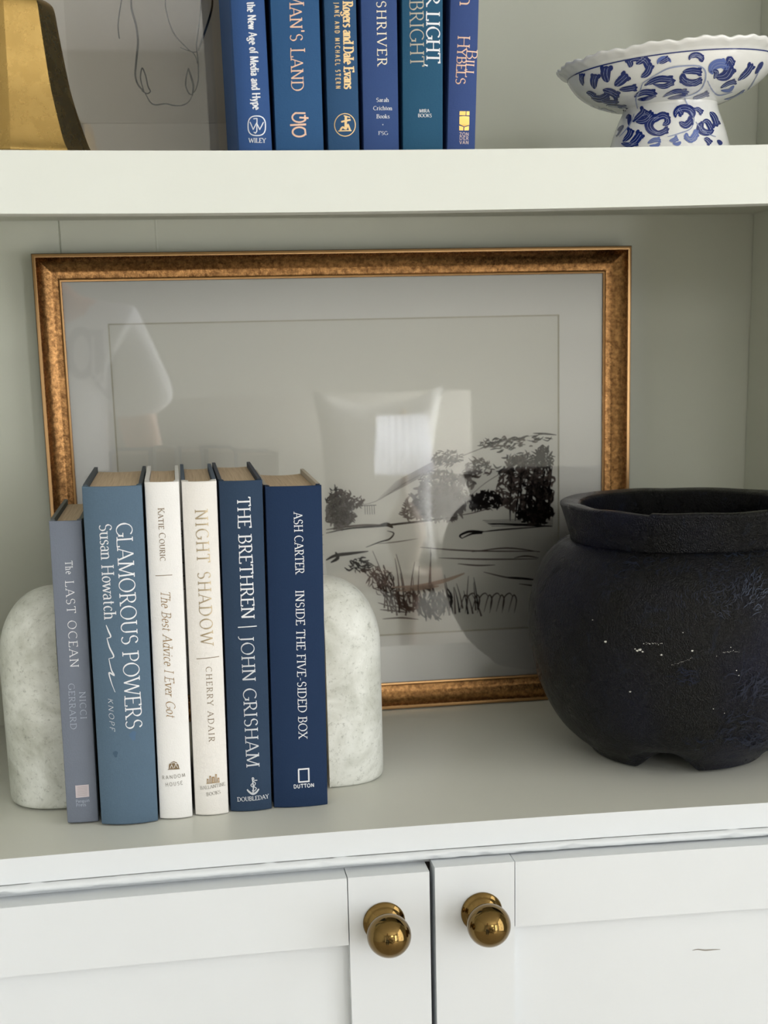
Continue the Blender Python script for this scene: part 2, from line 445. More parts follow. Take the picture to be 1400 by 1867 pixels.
INKM = plain('black_ink', (26, 23, 24), .9, 0, .1)

def foil(name, rgb, metal=.55, rough=.4): return plain(name, rgb, rough, metal, .5)
F_WHITE = foil('white_foil', (226, 228, 232), .1, .5)
F_SILVER = foil('silver_foil', (206, 210, 216), .35, .4)
F_DIM = foil('dull_silver_foil', (176, 184, 200), .2, .5)
F_GOLD = foil('gold_foil', (206, 178, 130), .45, .38)
F_ROSE = foil('rose_gold_foil', (208, 174, 152), .4, .38)
F_BRONZE = foil('bronze_foil', (160, 132, 92), .35, .45)
F_BROWN = foil('brown_foil', (128, 108, 80), .25, .5)
F_GREY = foil('grey_foil', (140, 136, 128), .2, .5)

# ------------------------------------------------------------------ the setting
GAPX = 0.0313
def bow(x): return -0.0021 * min(1.35, abs(x - .01) / .27) ** 2          # the old countertop is slightly crowned
Y_WALL, X_L, X_R, Y_LIP = 0.342, -0.338, 0.4025, 0.040
ZF, ZC = -0.90, 1.62

def structure(o): o['kind'] = 'structure'; return o
# wall behind the shelves: boards with two open seams
bm = bmesh.new()
def seam_wall(bm, xs, z0, z1, y):
    """front skin of the wall with a narrow v-groove at every x of xs"""
    pts = [(-2.6, y)]
    for x, h in xs: pts += [(x - .0009, y), (x, y + h), (x + .0009, y)]
    pts += [(2.2, y)]
    a = [bm.verts.new((px, py, z0)) for px, py in pts]; b = [bm.verts.new((px, py, z1)) for px, py in pts]
    for i in range(len(pts) - 1): bm.faces.new((a[i], a[i + 1], b[i + 1], b[i]))
    c = [bm.verts.new((p, y + .06, z)) for p, z in ((-2.6, z0), (2.2, z0), (2.2, z1), (-2.6, z1))]
    bm.faces.new(c[::-1])
    bm.faces.new((a[0], b[0], c[3], c[0])); bm.faces.new((a[-1], c[1], c[2], b[-1]))
    bm.faces.new([c[0], c[1]] + a[::-1]); bm.faces.new([c[3]] + b + [c[2]])
seam_wall(bm, [(-.2172, .0016), (-.1360, -.0004)], ZF, ZC, Y_WALL)
structure(from_bm('wall_back', bm, WALLP))
structure(box('floor', -2.66, 2.26, -4.26, Y_WALL + .06, ZF - .05, ZF, FLOORM))
structure(box('ceiling', -2.66, 2.26, -4.26, Y_WALL + .06, ZC, ZC + .05, CEILM))
structure(box('wall_left', -2.66, -2.6, -4.26, Y_WALL + .06, ZF, ZC, ROOMW))
bm = bmesh.new()
for q in ((-4.2, -3.80, ZF, ZC), (-3.80, -2.50, ZF, -.82), (-3.80, -2.50, 1.54, ZC), (-2.50, -2.45, ZF, ZC), (-2.45, -.85, ZF, -.82), (-2.45, -.85, 1.54, ZC), (-.85, Y_WALL, ZF, ZC)):
    add_box(bm, 2.2, 2.26, q[0], q[1], q[2], q[3])
structure(from_bm('wall_right', bm, ROOMW))
bm = bmesh.new()
for q in ((-2.6, -2.2, ZF, ZC), (-2.2, -1.0, 1.32, ZC), (-1.0, .2, ZF, ZC), (.2, 1.05, ZF, .90), (.2, 1.05, 1.46, ZC), (1.05, 1.71, ZF, ZC), (1.71, 2.15, ZF, -.78), (1.71, 2.15, 1.38, ZC), (2.15, 2.2, ZF, ZC)):
    add_box(bm, q[0], q[1], -4.26, -4.20, q[2], q[3])
structure(from_bm('wall_far', bm, ROOMW))
def window(name, axis, pos, a0, a1, z0, z1, na, nz):
    w = empty(name, (0, 0, 0), kind='structure'); bm = bmesh.new()
    def bx(p0, p1, q0, q1):
        if axis == 'x': add_box(bm, pos - .02, pos + .05, p0, p1, q0, q1, .003)
        else: add_box(bm, p0, p1, pos - .05, pos + .02, q0, q1, .003)
    for p0, p1, q0, q1 in ((a0, a0 + .05, z0, z1), (a1 - .05, a1, z0, z1), (a0 + .05, a1 - .05, z0, z0 + .05), (a0 + .05, a1 - .05, z1 - .05, z1)): bx(p0, p1, q0, q1)
    for i in range(1, na): c = a0 + (a1 - a0) * i / na; bx(c - .011, c + .011, z0 + .05, z1 - .05)
    for i in range(1, nz): c = z0 + (z1 - z0) * i / nz; bx(a0 + .05, a1 - .05, c - .010, c + .010)
    from_bm('window_frame', bm, COOL, w)
    if axis == 'x': mesh('pane', [(pos + .02, a0, z0), (pos + .02, a1, z0), (pos + .02, a1, z1), (pos + .02, a0, z1)], [(0, 1, 2, 3)], GLASS, w)
    else: mesh('pane', [(a0, pos - .02, z0), (a1, pos - .02, z0), (a1, pos - .02, z1), (a0, pos - .02, z1)], [(0, 1, 2, 3)], GLASS, w)
window('window_1', 'x', 2.2, -2.45, -.85, -.82, 1.54, 2, 4)
window('window_2', 'y', -4.2, .2, 1.05, .90, 1.46, 3, 2)
window('added_window_3', 'x', 2.2, -3.80, -2.50, -.82, 1.54, 2, 4)  # unseen opening made up to go with the rear fill light
window('added_window_4', 'y', -4.2, 1.71, 2.15, -.78, 1.38, 1, 4)  # opening invented for the far corner fill light
window('added_door_1', 'y', -4.2, -2.2, -1.0, ZF, 1.32, 2, 4)  # made-up glass door that frames the far left fill light

# ------------------------------------------------------------------ bookcase: side panels, the upper shelf with its deep lip, the shelf above
bc = empty('bookcase', (.033, Y_WALL, 0), 'white painted bookcase shelf unit above the two-door cabinet', 'bookcase')
def rel(root, o):
    """parent o (built in world coordinates) to root, keeping its place"""
    o.parent = root; o.matrix_parent_inverse = Matrix.Translation(-root.location); return o
def sag(x): return .0019 * (((x - .03) / .27) ** 2 - 1) if abs(x - .03) < .5 else 0
def lipwarp(co):
    co.z += sag(co.x) + .0012 * (co.x / .28); return co
for nm, x0, x1 in (('side_panel', X_L - .04, X_L), ('side_panel', X_R, X_R + .04)):
    rel(bc, box(nm, x0, x1, Y_LIP + .002, Y_WALL - .0012, .0005, 1.25, WALLP, None, .0015))
sh = rel(bc, box('shelf', X_L + .0005, X_R - .0005, Y_LIP + .019, Y_WALL - .0012, .4385, .4562, WALLP, None, 0, 24))
lip = rel(bc, box('front_lip', X_L + .0005, X_R - .0005, Y_LIP, Y_LIP + .0188, .4180, .4564, PAINT, None, .0012, 24, warp=lipwarp, label='thick squared front edge of the shelf'))
rel(bc, box('top_shelf', X_L + .0005, X_R - .0005, Y_LIP + .002, Y_WALL - .0012, .86, .90, WALLP, None, .0015))
# ------------------------------------------------------------------ countertop with its bead moulding
def bowwarp(co):
    f = max(0, 1 - max(0, co.y) / .06) if co.z > -.012 else 1
    co.z += bow(co.x) * f; return co
ct = empty('countertop', (.033, 0, 0), 'thick white painted countertop carrying the books and the pot', 'countertop')
slab = rel(ct, box('slab', -.90, .97, 0, Y_WALL - .0012, -.0186, 0, TOP_TINT, None, .0008, 60, warp=bowwarp))
slab.data.materials.append(COOL)
for p in slab.data.polygons:
    if p.normal.y < -.4: p.material_index = 1  # front of the same painted slab, cooler tint standing in for its light
bm = bmesh.new(); n = 260; prof = [(.0035, -.0188), (-.0022, -.0192), (-.0040, -.0200), (-.0046, -.0213), (-.0044, -.0228), (-.0032, -.0242), (-.0012, -.0248), (.0035, -.0250)]
rows = []
for i in range(n + 1):
    x = -.90 + 1.87 * i / n; rows.append([])
    for k, (y, z) in enumerate(prof):
        j = 0
        if 0 < k < 7:
            j = random.gauss(0, .00014)
            if random.random() < .045: j += .0016
        rows[-1].append(bm.verts.new((x, y + j, z + bow(x) + j * .5)))
for i in range(n):
    for k in range(len(prof) - 1): bm.faces.new((rows[i][k], rows[i + 1][k], rows[i + 1][k + 1], rows[i][k + 1]))
    bm.faces.new((rows[i][0], rows[i][-1], rows[i + 1][-1], rows[i + 1][0]))
rel(ct, from_bm('bead_moulding', bm, COOL, None, True, 'chipped bead moulding under the edge'))

# ------------------------------------------------------------------ cabinet with two shaker doors
YD = -.0166
cab = empty('cabinet', (GAPX, .1, ZF), 'white two-door shaker cabinet with brass knobs under the countertop', 'cabinet')
rel(cab, box('body', -.88, .95, .0045, Y_WALL - .0012, ZF, -.0232, COOL, None, .001))
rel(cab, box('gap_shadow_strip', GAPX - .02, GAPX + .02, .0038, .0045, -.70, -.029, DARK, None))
def door(x0, x1, ztop, stile_in, rail, knob, side, dark):
    """x0..x1 overall; the inner stile is stile_in wide on the side of the gap"""
    zb = -.72; yb = .0036
    W = lambda co: Vector((co.x, co.y, co.z + bow(co.x) - bow(GAPX)))
    if side > 0: s0, s1, r0, r1, t0, t1 = x1 - stile_in, x1, x0 + stile_in, x1 - stile_in - .0006, x0, x0 + stile_in - .0006
    else: s0, s1, r0, r1, t0, t1 = x0, x0 + stile_in, x0 + stile_in + .0006, x1 - stile_in, x1 - stile_in + .0006, x1
    bm = bmesh.new()
    add_box(bm, s0, s1, YD, yb, zb, ztop, .0006, 12)
    add_box(bm, t0, t1, YD, yb, zb, ztop, .0006, 12)
    add_box(bm, r0, r1, YD + .0003, yb, ztop - rail, ztop - .0003, .0006, 12)
    add_box(bm, r0, r1, YD + .0003, yb, zb, zb + rail, .0006, 12)
    for v in bm.verts: v.co = W(v.co)
    d = rel(cab, from_bm('door', bm, COOL))
    def sub(o):
        o.parent = d; o.matrix_parent_inverse = Matrix.Identity(4); return o
    sub(box('panel', min(r0, r1) - .003, max(r0, r1) + .003, YD + .0085, yb - .001, zb + rail - .003, ztop - rail + .003, COOL, None, 0, 12, warp=W))
    # knob: rosette, waist and ball turned as one piece
    kx, kz = knob
    pr = [(0, -.0001), (.0147, -.0001), (.0149, .0010), (.0142, .0022), (.0126, .0027), (.0120, .0036), (.0108, .0048), (.0082, .0062), (.0066, .0080), (.0066, .0100)]
    for i in range(17):
        a = math.radians(-52 + 142 * i / 16); pr.append((.0152 * math.cos(a) if i < 16 else 0.0, .0236 + .0152 * math.sin(a) * .96))
    pr = pr[:10] + [p for p in pr[10:]]
    vs, fs = lathe_pts(pr, 64)
    vs = [Vector((kx + v.x, YD - v.z, kz + v.y)) for v in vs]
    k = mesh('knob', vs, fs, BRASS, None, True, None, 'round brass knob on a stepped rosette')
    sub(k)
    return d
def dx(u, v): return at(u, v, YD).x
gl, gr = dx(784.5, 1700), dx(794.3, 1700)
sl = dx(784.5, 1700) - dx(637, 1700); sr = dx(938, 1640) - gr
DL = door(gl - .42, gl, -.0282, sl, .0500, (-.0039, -.0628), 1, 0)
DR = door(gr, gr + .42, -.0257, sr, .0495, (.0657, -.0614), -1, 0)
bpy.context.view_layer.update()
ik = Ink()
ik.stroke(smooth_line([(1262, 1733), (1272, 1731), (1285, 1732.5), (1300, 1731.5), (1313, 1731)], 3), 1.5, 0, lambda t: .4 + 1.2 * math.sin(PI * t))
sc_ = ik.build('scratch', [F_GREY], lambda p: at(p[0], p[1], YD + .0083), None)
sc_.parent = DR

# ------------------------------------------------------------------ books
def lathe_offset(path, th):
    """offset copies of an open 2d path, th thick to its left"""
    out = []
    n = len(path)
    for i, p in enumerate(path):
        a = path[max(0, i - 1)]; b = path[min(n - 1, i + 1)]
        dx, dy = b[0] - a[0], b[1] - a[1]; L = math.hypot(dx, dy) or 1
        out.append((p[0] - dy / L * th, p[1] + dx / L * th))
    return out

class Book:
    def __init__(self, name, label, group, x0, x1, y, z0, H, D, bulge, spine_m, board_m=None, cloth_to=9, lean=0.0, page_drop=.0035, round_fore=.006, mat_pages=PAGES, groove=.0012):
        """spine between x0 and x1 at its foot, its flat plane at depth y, H tall, D deep; lean: radians about the depth axis"""
        self.y, self.w, self.bulge = y, x1 - x0, bulge
        self.root = empty(name, ((x0 + x1) / 2, y, z0), label, 'book', group, rot=(0, lean, 0))
        self.lean = lean
        w = self.w; th = .0026; hw = w / 2
        # outline from the back of the left board round the spine to the back of the right board
        def side(sg): return [(sg * hw, D), (sg * hw, D * .6), (sg * hw, .013), (sg * (hw - groove * .7), .0095), (sg * (hw - groove), .0075), (sg * (hw - groove * .6), .005), (sg * hw, .0025)]
        arc = []
        for i in range(41):
            t = i / 40 * 2 - 1
            arc.append((t * (hw - .0004), self.surf(t * hw)))
        outer = side(-1) + arc + side(1)[::-1]
        inner = lathe_offset(outer, th if True else -th)
        n = len(outer)
        nz = [0, .0009, .004, H - .004, H - .0009, H]
        vs, fs, mi = [], [], []
        for z in nz:
            e = .0005 if z in (0, H) else 0
            for q, (p, r) in enumerate(zip(outer, inner)):
                vs.append((p[0], p[1] + e, z))
            for q, (p, r) in enumerate(zip(outer, inner)):
                vs.append((r[0], r[1], z))
        rows = len(nz)
        def clothy(i): return max(outer[i][1], outer[i + 1][1]) < cloth_to
        for k in range(rows - 1):
            for i in range(n - 1):
                a = k * 2 * n + i; b = (k + 1) * 2 * n + i
                fs.append((a, a + 1, b + 1, b)); mi.append(0 if clothy(i) else 1)
                fs.append((a + n, b + n, b + n + 1, a + n + 1)); mi.append(0 if clothy(i) else 1)
            for i in (0, n - 1):
                a = k * 2 * n + i; b = (k + 1) * 2 * n + i
                fs.append((a, b, b + n, a + n)); mi.append(1)
        for k in (0, rows - 1):
            for i in range(n - 1):
                a = k * 2 * n + i
                fs.append((a, a + n, a + n + 1, a + 1)); mi.append(0 if clothy(i) else 1)
        me = bpy.data.meshes.new('cover'); me.from_pydata(vs, [], fs); me.update()
        bm = bmesh.new(); bm.from_mesh(me); bmesh.ops.recalc_face_normals(bm, faces=bm.faces[:]); bm.to_mesh(me); bm.free()
        self.cover = link('cover', me, [spine_m, board_m or spine_m], self.root, False, mi)
        for p in me.polygons: p.use_smooth = False
        # page block
        pi = hw - th - .0004; top = []
        for i in range(9):
            t = i / 8 * 2 - 1; top.append((t * pi, min(.012, .0045 + self.surf(t * hw) * .7 + .0015)))
        fore = []
        for i in range(9):
            t = 1 - i / 8 * 2; fore.append((t * pi, D - .004 - round_fore * (1 - t * t)))
        ol = top + fore; z0_, z1_ = page_drop, H - page_drop
        k = len(ol)
        vs = [(p[0], p[1], z0_) for p in ol] + [(p[0], p[1], z1_) for p in ol]
        fs = [tuple(range(k))[::-1], tuple(range(k, 2 * k))] + [(i, (i + 1) % k, k + (i + 1) % k, k + i) for i in range(k)]
        mesh('page_block', vs, fs, mat_pages, self.root)
    def surf(self, x):
        t = max(-1, min(1, x / (self.w / 2)))
        return -self.bulge * (1 - abs(t) ** 2.2)
    def place(self, p):
        """photo pixel -> point on this book's spine, in the book's own coordinates"""
        loc = self.root.location
        q = at(p[0], p[1], self.y - self.bulge * .6) - loc
        c, s = math.cos(self.lean), math.sin(self.lean)
        x = c * q.x - s * q.z; z = s * q.x + c * q.z
        return Vector((x, self.surf(x) - .00022, z))
    def ink(self, name, mats, fn, label=None):
        ik = Ink(5); fn(ik)
        if not isinstance(mats, (list, tuple)): mats = [mats]
        return ik.build(name, mats, self.place, self.root, label)
    def text(self, name, mat, lines, label=None, **kw):
        def f(ik):
            for t in lines:
                k = dict(kw)
                if len(t) > 4: k.update(t[4])
                write(ik, t[0], t[1], t[2], t[3], **k)
        return self.ink(name, mat, f, label)

def P_(x0, y0, sc):                                     # turns drawing points of an enlarged crop into photo pixels
    return lambda *pts: [(x0 + a / sc, y0 + b / sc) for a, b in pts]

GR = 'clothbound books between the marble bookends'
C1 = cloth('grey_blue_cloth', (112, 119, 132), .08); C2 = cloth('faded_denim_cloth', (86, 107, 126), .2)
C3 = cloth('white_paper_cloth', (233, 232, 230), .04, .7); C4 = cloth('ivory_cloth', (231, 228, 223), .04, .7)
C5 = cloth('slate_navy_cloth', (46, 64, 87), .1); C6 = cloth('deep_navy_cloth', (29, 49, 80), .12)
B4 = cloth('slate_board_paper', (92, 104, 120), .08); B5 = cloth('charcoal_board', (78, 82, 92), .08); B6 = cloth('cream_board', (198, 188, 172), .05)
B2 = cloth('dark_slate_board', (82, 88, 94), .1); B1 = cloth('grey_board', (112, 114, 110), .08)
PG_T = PAGES

# 1: the short grey-blue book at the left end
b = Book('book', 'short grey-blue book at the left end, titled The Last Ocean', GR, -.2212, -.1990, .0576, .0003, .2172, .143, .0008, C1, B1, .012, .0148, round_fore=.001)
b.text('title_lettering', F_WHITE, [('The', (118.7, 1023), (120.3, 1047), 13), ('LAST OCEAN', (119, 1059), (128.3, 1217), 15.5)], thick=.1, track=.16)
b.text('author_lettering', F_DIM, [('NICCI', (144.5, 1261), (147.2, 1311), 11), ('GERRARD', (124.5, 1246), (128.8, 1330), 11)], thick=.09, track=.12)
def f(ik):
    ik.poly([(137.2, 1432), (161.8, 1430), (162.8, 1452.2), (138.4, 1454.5)], 0)
    for k in range(7): ik.stroke([(141, 1435 + k * 2.6), (159, 1433.6 + k * 2.6)], .5, 1)
b.ink('publisher_emblem', [foil('pink_silver_foil', (196, 186, 190), .2, .5), F_GREY], f)
b.text('publisher_lettering', F_DIM, [('Penguin', (138.4, 1463.8), (163.4, 1461.2), 5.6), ('Press', (138.9, 1470.6), (157, 1468.8), 5.6)], serif=False, thick=.1, mono=True, track=.06)

# 2: the wide faded blue book
b = Book('book', 'widest faded denim-blue book, titled Glamorous Powers', GR, -.1968, -.1567, .0500, .0003, .2405, .160, .0042, C2, B2, .015, .0128)
b.text('title_lettering', F_WHITE, [('GLAMOROUS POWERS', (211.5, 953), (230.3, 1329), 29)], thick=.1, thin=.045, track=.03)
b.text('author_lettering', F_WHITE, [('Susan Howatch', (181, 955), (190.4, 1129), 22)], thick=.12, thin=.05)
def f(ik):
    for pl in ([(193.5, 1139), (198, 1150), (202, 1160), (195, 1163)], [(195, 1163), (200, 1180), (207.5, 1196), (198.5, 1200)], [(198.5, 1200), (203, 1220), (208, 1230), (199, 1226), (203, 1243), (210, 1261)]):
        ik.stroke(smooth_line(pl, 5), 2.0, 0, lambda t: .5 + .9 * math.sin(PI * min(1, t * 1.1)))
b.ink('flourish', F_WHITE, f)
b.text('publisher_lettering', F_WHITE, [('KNOPF', (196.8, 1272), (200.4, 1331), 9)], serif=False, thick=.11, track=.22, slant=.2)
def f(ik):
    for cx, cy, r in ((211, 1374, 6), (243, 1340, 9)):
        ik.poly([(cx + r * (.8 + .25 * math.sin(3 * a + cx)) * math.cos(a) * .8, cy + r * math.sin(a)) for a in [2 * PI * i / 18 for i in range(18)]], 0 if r < 7 else 1)
b.ink('stain', [plain('dark_blue_stain', (66, 88, 108), .9), plain('pale_blue_stain', (80, 106, 134), .9)], f)

# 3: white
b = Book('book', 'white book with gold italic title The Best Advice I Ever Got', GR, -.1556, -.1320, .0535, .0003, .2418, .135, .0026, C3, C3, 9, .0150)
b.text('author_lettering', F_BROWN, [('Katie Couric', (287.8, 926), (292.3, 1023), 11.5)], small=.8, thick=.13, track=.08)
b.ink('divider', F_BROWN, lambda ik: ik.stroke([(283.5, 1049.5), (314, 1047.8)], 1.1))
b.text('title_lettering', F_BRONZE, [('The Best Advice I Ever Got', (293, 1076), (303.8, 1307), 16.5)], slant=.22, thick=.11, thin=.045, track=.05)
def f(ik):
    ik.poly([(307.5, 1401.5), (308, 1393), (312, 1389), (317, 1387), (322, 1389), (325.5, 1394), (327, 1401)], 0)
    for pl in ([(310, 1400), (313, 1393), (316, 1400)], [(318, 1399), (320, 1391), (324, 1399)], [(311, 1391), (317, 1389.5), (323, 1392)]): ik.stroke(pl, 1.0, 1)
    ik.stroke([(306, 1402.5), (328, 1401)], 1.0, 0)
b.ink('publisher_emblem', [F_BROWN, C3], f)
b.text('publisher_lettering', F_GREY, [('RANDOM', (296, 1421), (338, 1415.5), 6.4), ('HOUSE', (302, 1433.5), (333, 1429.5), 6.4)], serif=False, mono=True, thick=.11, track=.3)

# 4: ivory with slate boards
b = Book('book', 'ivory spined book with slate boards, titled Night Shadow', GR, -.1300, -.1058, .0560, .0003, .2410, .148, .0030, C4, B4, .016, .0128, groove=.0022)
b.text('title_lettering', foil('pale_gold_foil', (184, 168, 138), .5, .3), [('NIGHT SHADOW', (355.3, 929), (366.2, 1176), 23)], thick=.11, thin=.045, track=.16)
b.ink('divider', F_BROWN, lambda ik: ik.stroke([(358, 1201), (399.5, 1197)], 1.1))
b.text('author_lettering', F_BROWN, [('CHERRY ADAIR', (375.2, 1215), (381, 1351.5), 10.5)], thick=.12, track=.22)
def f(ik):
    for x0, x1, h in ((377, 380.5, 8), (381.5, 385, 13), (386, 391, 11), (392, 395.5, 15), (396.5, 400, 8)):
        yb = 1427 - (x0 - 377) * .09
        ik.poly([(x0, yb), (x1, yb - .3), (x1 - .3, yb - h), (x0 + .2, yb - h)], 0)
        ik.stroke([((x0 + x1) / 2, yb - 1), ((x0 + x1) / 2, yb - h + 2)], .7, 1)
    ik.stroke([(376, 1428), (401, 1425.5)], .9, 0)
b.ink('publisher_emblem', [F_BRONZE, C4], f)
b.text('publisher_lettering', F_GREY, [('BALLANTINE', (365.5, 1439.5), (411, 1432), 6), ('BOOKS', (377, 1450.5), (402.5, 1446), 6.2)], thick=.13, track=.06)

# 5: slate navy
b = Book('book', 'slate-navy book with white title The Brethren and anchor emblem', GR, -.1046, -.0742, .0585, .0003, .2402, .160, .0030, C5, B5, .016, .0136)
b.text('title_lettering', F_WHITE, [('THE BRETHREN', (432, 906), (440.3, 1128), 23.5)], thick=.13, thin=.06, track=.06)
b.ink('divider', F_WHITE, lambda ik: ik.stroke([(433.5, 1143.2), (468, 1141)], 1.8))
b.text('author_lettering', F_SILVER, [('JOHN GRISHAM', (438.6, 1159), (449.3, 1398), 23.5)], thick=.12, thin=.055, track=.06)
def f(ik):
    q = P_(420, 1400, 7)
    ik.stroke(smooth_line(q((212, 268), (240, 300), (285, 325), (330, 305), (362, 262)), 5), 3.2, 0, lambda t: .7 + .5 * math.sin(PI * t))
    ik.stroke(smooth_line(q((285, 320), (292, 250), (285, 170), (278, 125)), 4), 2.2)
    ik.stroke(smooth_line(q((272, 130), (285, 116), (298, 130), (288, 148), (275, 140)), 4), 1.4)
    ik.stroke(q((300, 152), (342, 152)), 1.6)
    ik.stroke(smooth_line(q((288, 160), (318, 190), (300, 230), (330, 255), (300, 290), (275, 280)), 5), 1.5)
    ik.stroke(smooth_line(q((280, 190), (260, 215), (285, 240)), 5), 1.5)
b.ink('publisher_emblem', F_SILVER, f)
b.text('publisher_lettering', F_WHITE, [('DOUBLEDAY', (433, 1461), (490.3, 1455.5), 7.4)], thick=.15, thin=.07, track=.06)

# 6: deep navy
b = Book('book', 'deep navy book at the right end, titled Inside the Five-Sided Box', GR, -.0727, -.0328, .0592, .0003, .2350, .138, .0026, C6, B6, .016, .0134, round_fore=.012)
b.text('author_lettering', F_WHITE, [('ASH CARTER', (535.2, 934), (538.6, 1046), 15.5)], thick=.13, thin=.06, track=.06)
b.text('title_lettering', F_WHITE, [('INSIDE THE FIVE-SIDED BOX', (538.3, 1076), (544.4, 1346), 15.5)], thick=.13, thin=.06, track=.06)
def f(ik):
    for a, c in (((543.3, 1402), (563.6, 1400.5)), ((562.3, 1400.5), (562.9, 1424.8)), ((563.8, 1423.6), (543.6, 1425)), ((544.6, 1425.5), (544, 1402))): ik.stroke([a, c], 2.7)
b.ink('publisher_emblem', F_WHITE, f)
b.text('publisher_lettering', F_WHITE, [('DUTTON', (535.2, 1436.5), (572.6, 1433.8), 6.4)], serif=False, mono=True, thick=.2, track=.14)

# upper row
ZS = 0.4566
GU = 'blue books on the upper shelf'
def blue(nm, rgb): return cloth(nm, rgb, .07, .75)
def upper(label, xa, xb, lean, col, H=.240, D=.155, bulge=.0016, y=.066):
    return Book('book', label, GU, xa, xb, y, ZS, H, D, bulge, col, None, 9, lean)
b = upper('royal-blue book at the left end of the upper shelf, reading Media and Hype', -.0770, -.0546, -.0140, blue('royal_blue_cloth', (50, 82, 134)), bulge=.0030)
b.text('title_lettering', F_WHITE, [('on the New Age of Media and Hype', (448.7, -14), (460.8, 200.5), 15)], serif=False, thick=.17, thin=.09, track=.07)
def f(ik):
    q = P_(410, 0, 5.833)
    el = [(338 + 93 * math.copysign(abs(math.cos(a)) ** .75, math.cos(a)), 1341 + 104 * math.copysign(abs(math.sin(a)) ** .75, math.sin(a))) for a in [2 * PI * i / 40 for i in range(41)]]
    ik.stroke(q(*el), 1.9)
    ik.stroke(q((265, 1300), (300, 1380), (335, 1310), (370, 1380), (410, 1300)), 1.7)
    ik.stroke(q((340, 1262), (338, 1400), (322, 1420), (305, 1408)), 1.7); ik.stroke(q((300, 1268), (340, 1262)), 1.5)
b.ink('publisher_emblem', F_SILVER, f)
b.text('publisher_lettering', F_WHITE, [('WILEY', (453.2, 260.5), (484.5, 260.5), 8)], thick=.16, thin=.07, track=.03)

b = upper("wide cobalt-blue book with rose gold lettering reading Man's Land", -.0524, -.0200, -.0010, blue('cobalt_blue_cloth', (44, 84, 127)))
b.text('title_lettering', F_ROSE, [("Man's Land", (527.2, -15), (531.4, 167), 26)], small=.84, thick=.1, thin=.045, track=.05)
def f(ik):
    q = P_(410, 0, 5.833)
    ik.stroke(q(*ar(790, 1250, 75, 52, 250, 20, 12)), 3.0); ik.stroke(q((740, 1205), (855, 1205)), 3.0); ik.stroke(q((790, 1252), (888, 1258)), 3.2); ik.stroke(q((850, 1225), (850, 1290)), 3.0)
    ik.stroke(q((692, 1333), (862, 1325)), 3.6)
    ik.stroke(q(*ar(790, 1405, 72, 50, -30, -330, 14)), 3.2); ik.stroke(q((850, 1375), (858, 1440)), 3.0)
b.ink('publisher_emblem', F_ROSE, f)

b = upper('narrow teal-blue book with gold lettering reading Rogers and Dale Evans', -.0173, .0043, .0005, blue('teal_blue_cloth', (44, 79, 116)))
b.text('title_lettering', F_GOLD, [('y Rogers and Dale Evans', (624.6, -10), (627.4, 162.5), 18)], thick=.19, thin=.09, track=.03)
b.text('author_lettering', F_GOLD, [('Y JANE AND MICHAEL STERN', (609.3, -8), (612.2, 162), 8.2)], serif=False, mono=True, thick=.17, track=.5)
def f(ik):
    q = P_(410, 0, 5.833)
    ik.stroke(q(*ar(1276, 1330, 111, 120, 0, 360, 36)), 1.5)
    ik.stroke(q((1285, 1240), (1282, 1370)), 4.5); ik.stroke(q((1235, 1298), (1335, 1275)), 3.2); ik.stroke(q((1262, 1232), (1330, 1250)), 2)
    ik.stroke(q((1205, 1395), (1345, 1390)), 2); ik.stroke(smooth_line(q((1225, 1388), (1250, 1355), (1285, 1372), (1305, 1330), (1330, 1388)), 4), 3.4)
b.ink('publisher_emblem', F_GOLD, f)

b = upper('blue-violet book with widely spaced lettering reading Shriver', .0066, .0311, .0050, blue('blue_violet_cloth', (53, 77, 127)))
b.text('author_lettering', foil('champagne_foil', (206, 198, 178), .5, .35), [('SHRIVER', (686.2, 2), (688, 121), 17)], thick=.13, thin=.06, track=.16)
b.text('publisher_lettering', F_WHITE, [('Sarah', (685.5, 186), (708.5, 186), 7), ('Crichton', (680.2, 201), (714.6, 201), 7), ('Books', (686, 216), (710, 216), 7), ('FSG', (689.3, 246.2), (706.8, 246.2), 6.4)], thick=.15, thin=.07, track=.05)
b.ink('dot', F_DIM, lambda ik: ik.rect(696.6, 226.6, 698.6, 228.6))

b = upper('teal book with bright white lettering reading Light, Bright', .0333, .0612, .0130, blue('deep_teal_cloth', (36, 83, 113)))
b.text('title_lettering', F_WHITE, [('R', (777, -20), (777, 12.5), 25), ('LIGHT,', (777, 22), (777.3, 123.5), 24.5)], thick=.15, thin=.065, track=.03)
b.text('author_lettering', foil('pewter_foil', (172, 166, 152), .4, .4), [('BRIGHT', (746.6, 1), (748, 122.5), 24.5)], thick=.11, thin=.05, track=.05)
b.text('publisher_lettering', F_WHITE, [('MIRA', (764, 205.5), (782.6, 205.5), 6.2), ('BOOKS', (761.5, 214), (786.6, 214), 6.2)], serif=False, thick=.16, thin=.08, track=.05)

b = upper('indigo-blue book at the right end of the upper row, reading Bill Hybels', .0636, .0834, .0370, blue('indigo_blue_cloth', (56, 77, 130)))
b.text('title_lettering', F_ROSE, [('n', (838.5, -9), (837.5, 11), 26)], thick=.11)
b.text('author_lettering', F_ROSE, [('Hybels', (834.5, 65), (830.6, 154), 22), ('Bill', (850.5, 90), (848, 141), 20)], small=.76, thick=.11, thin=.05, track=.0)
def f(ik):
    q = P_(640, 0, 5.833)
    ik.poly(q((1152, 1185), (1218, 1185), (1216, 1228), (1150, 1228))); ik.poly(q((1226, 1185), (1258, 1185), (1257, 1228), (1224, 1228)))
    ik.poly(q((1150, 1240), (1196, 1236), (1256, 1240), (1255, 1330), (1198, 1348), (1149, 1322)))
    ik.poly(q((1148, 1338), (1192, 1352), (1190, 1390), (1147, 1388))); ik.poly(q((1202, 1356), (1252, 1340), (1250, 1388), (1200, 1390)))
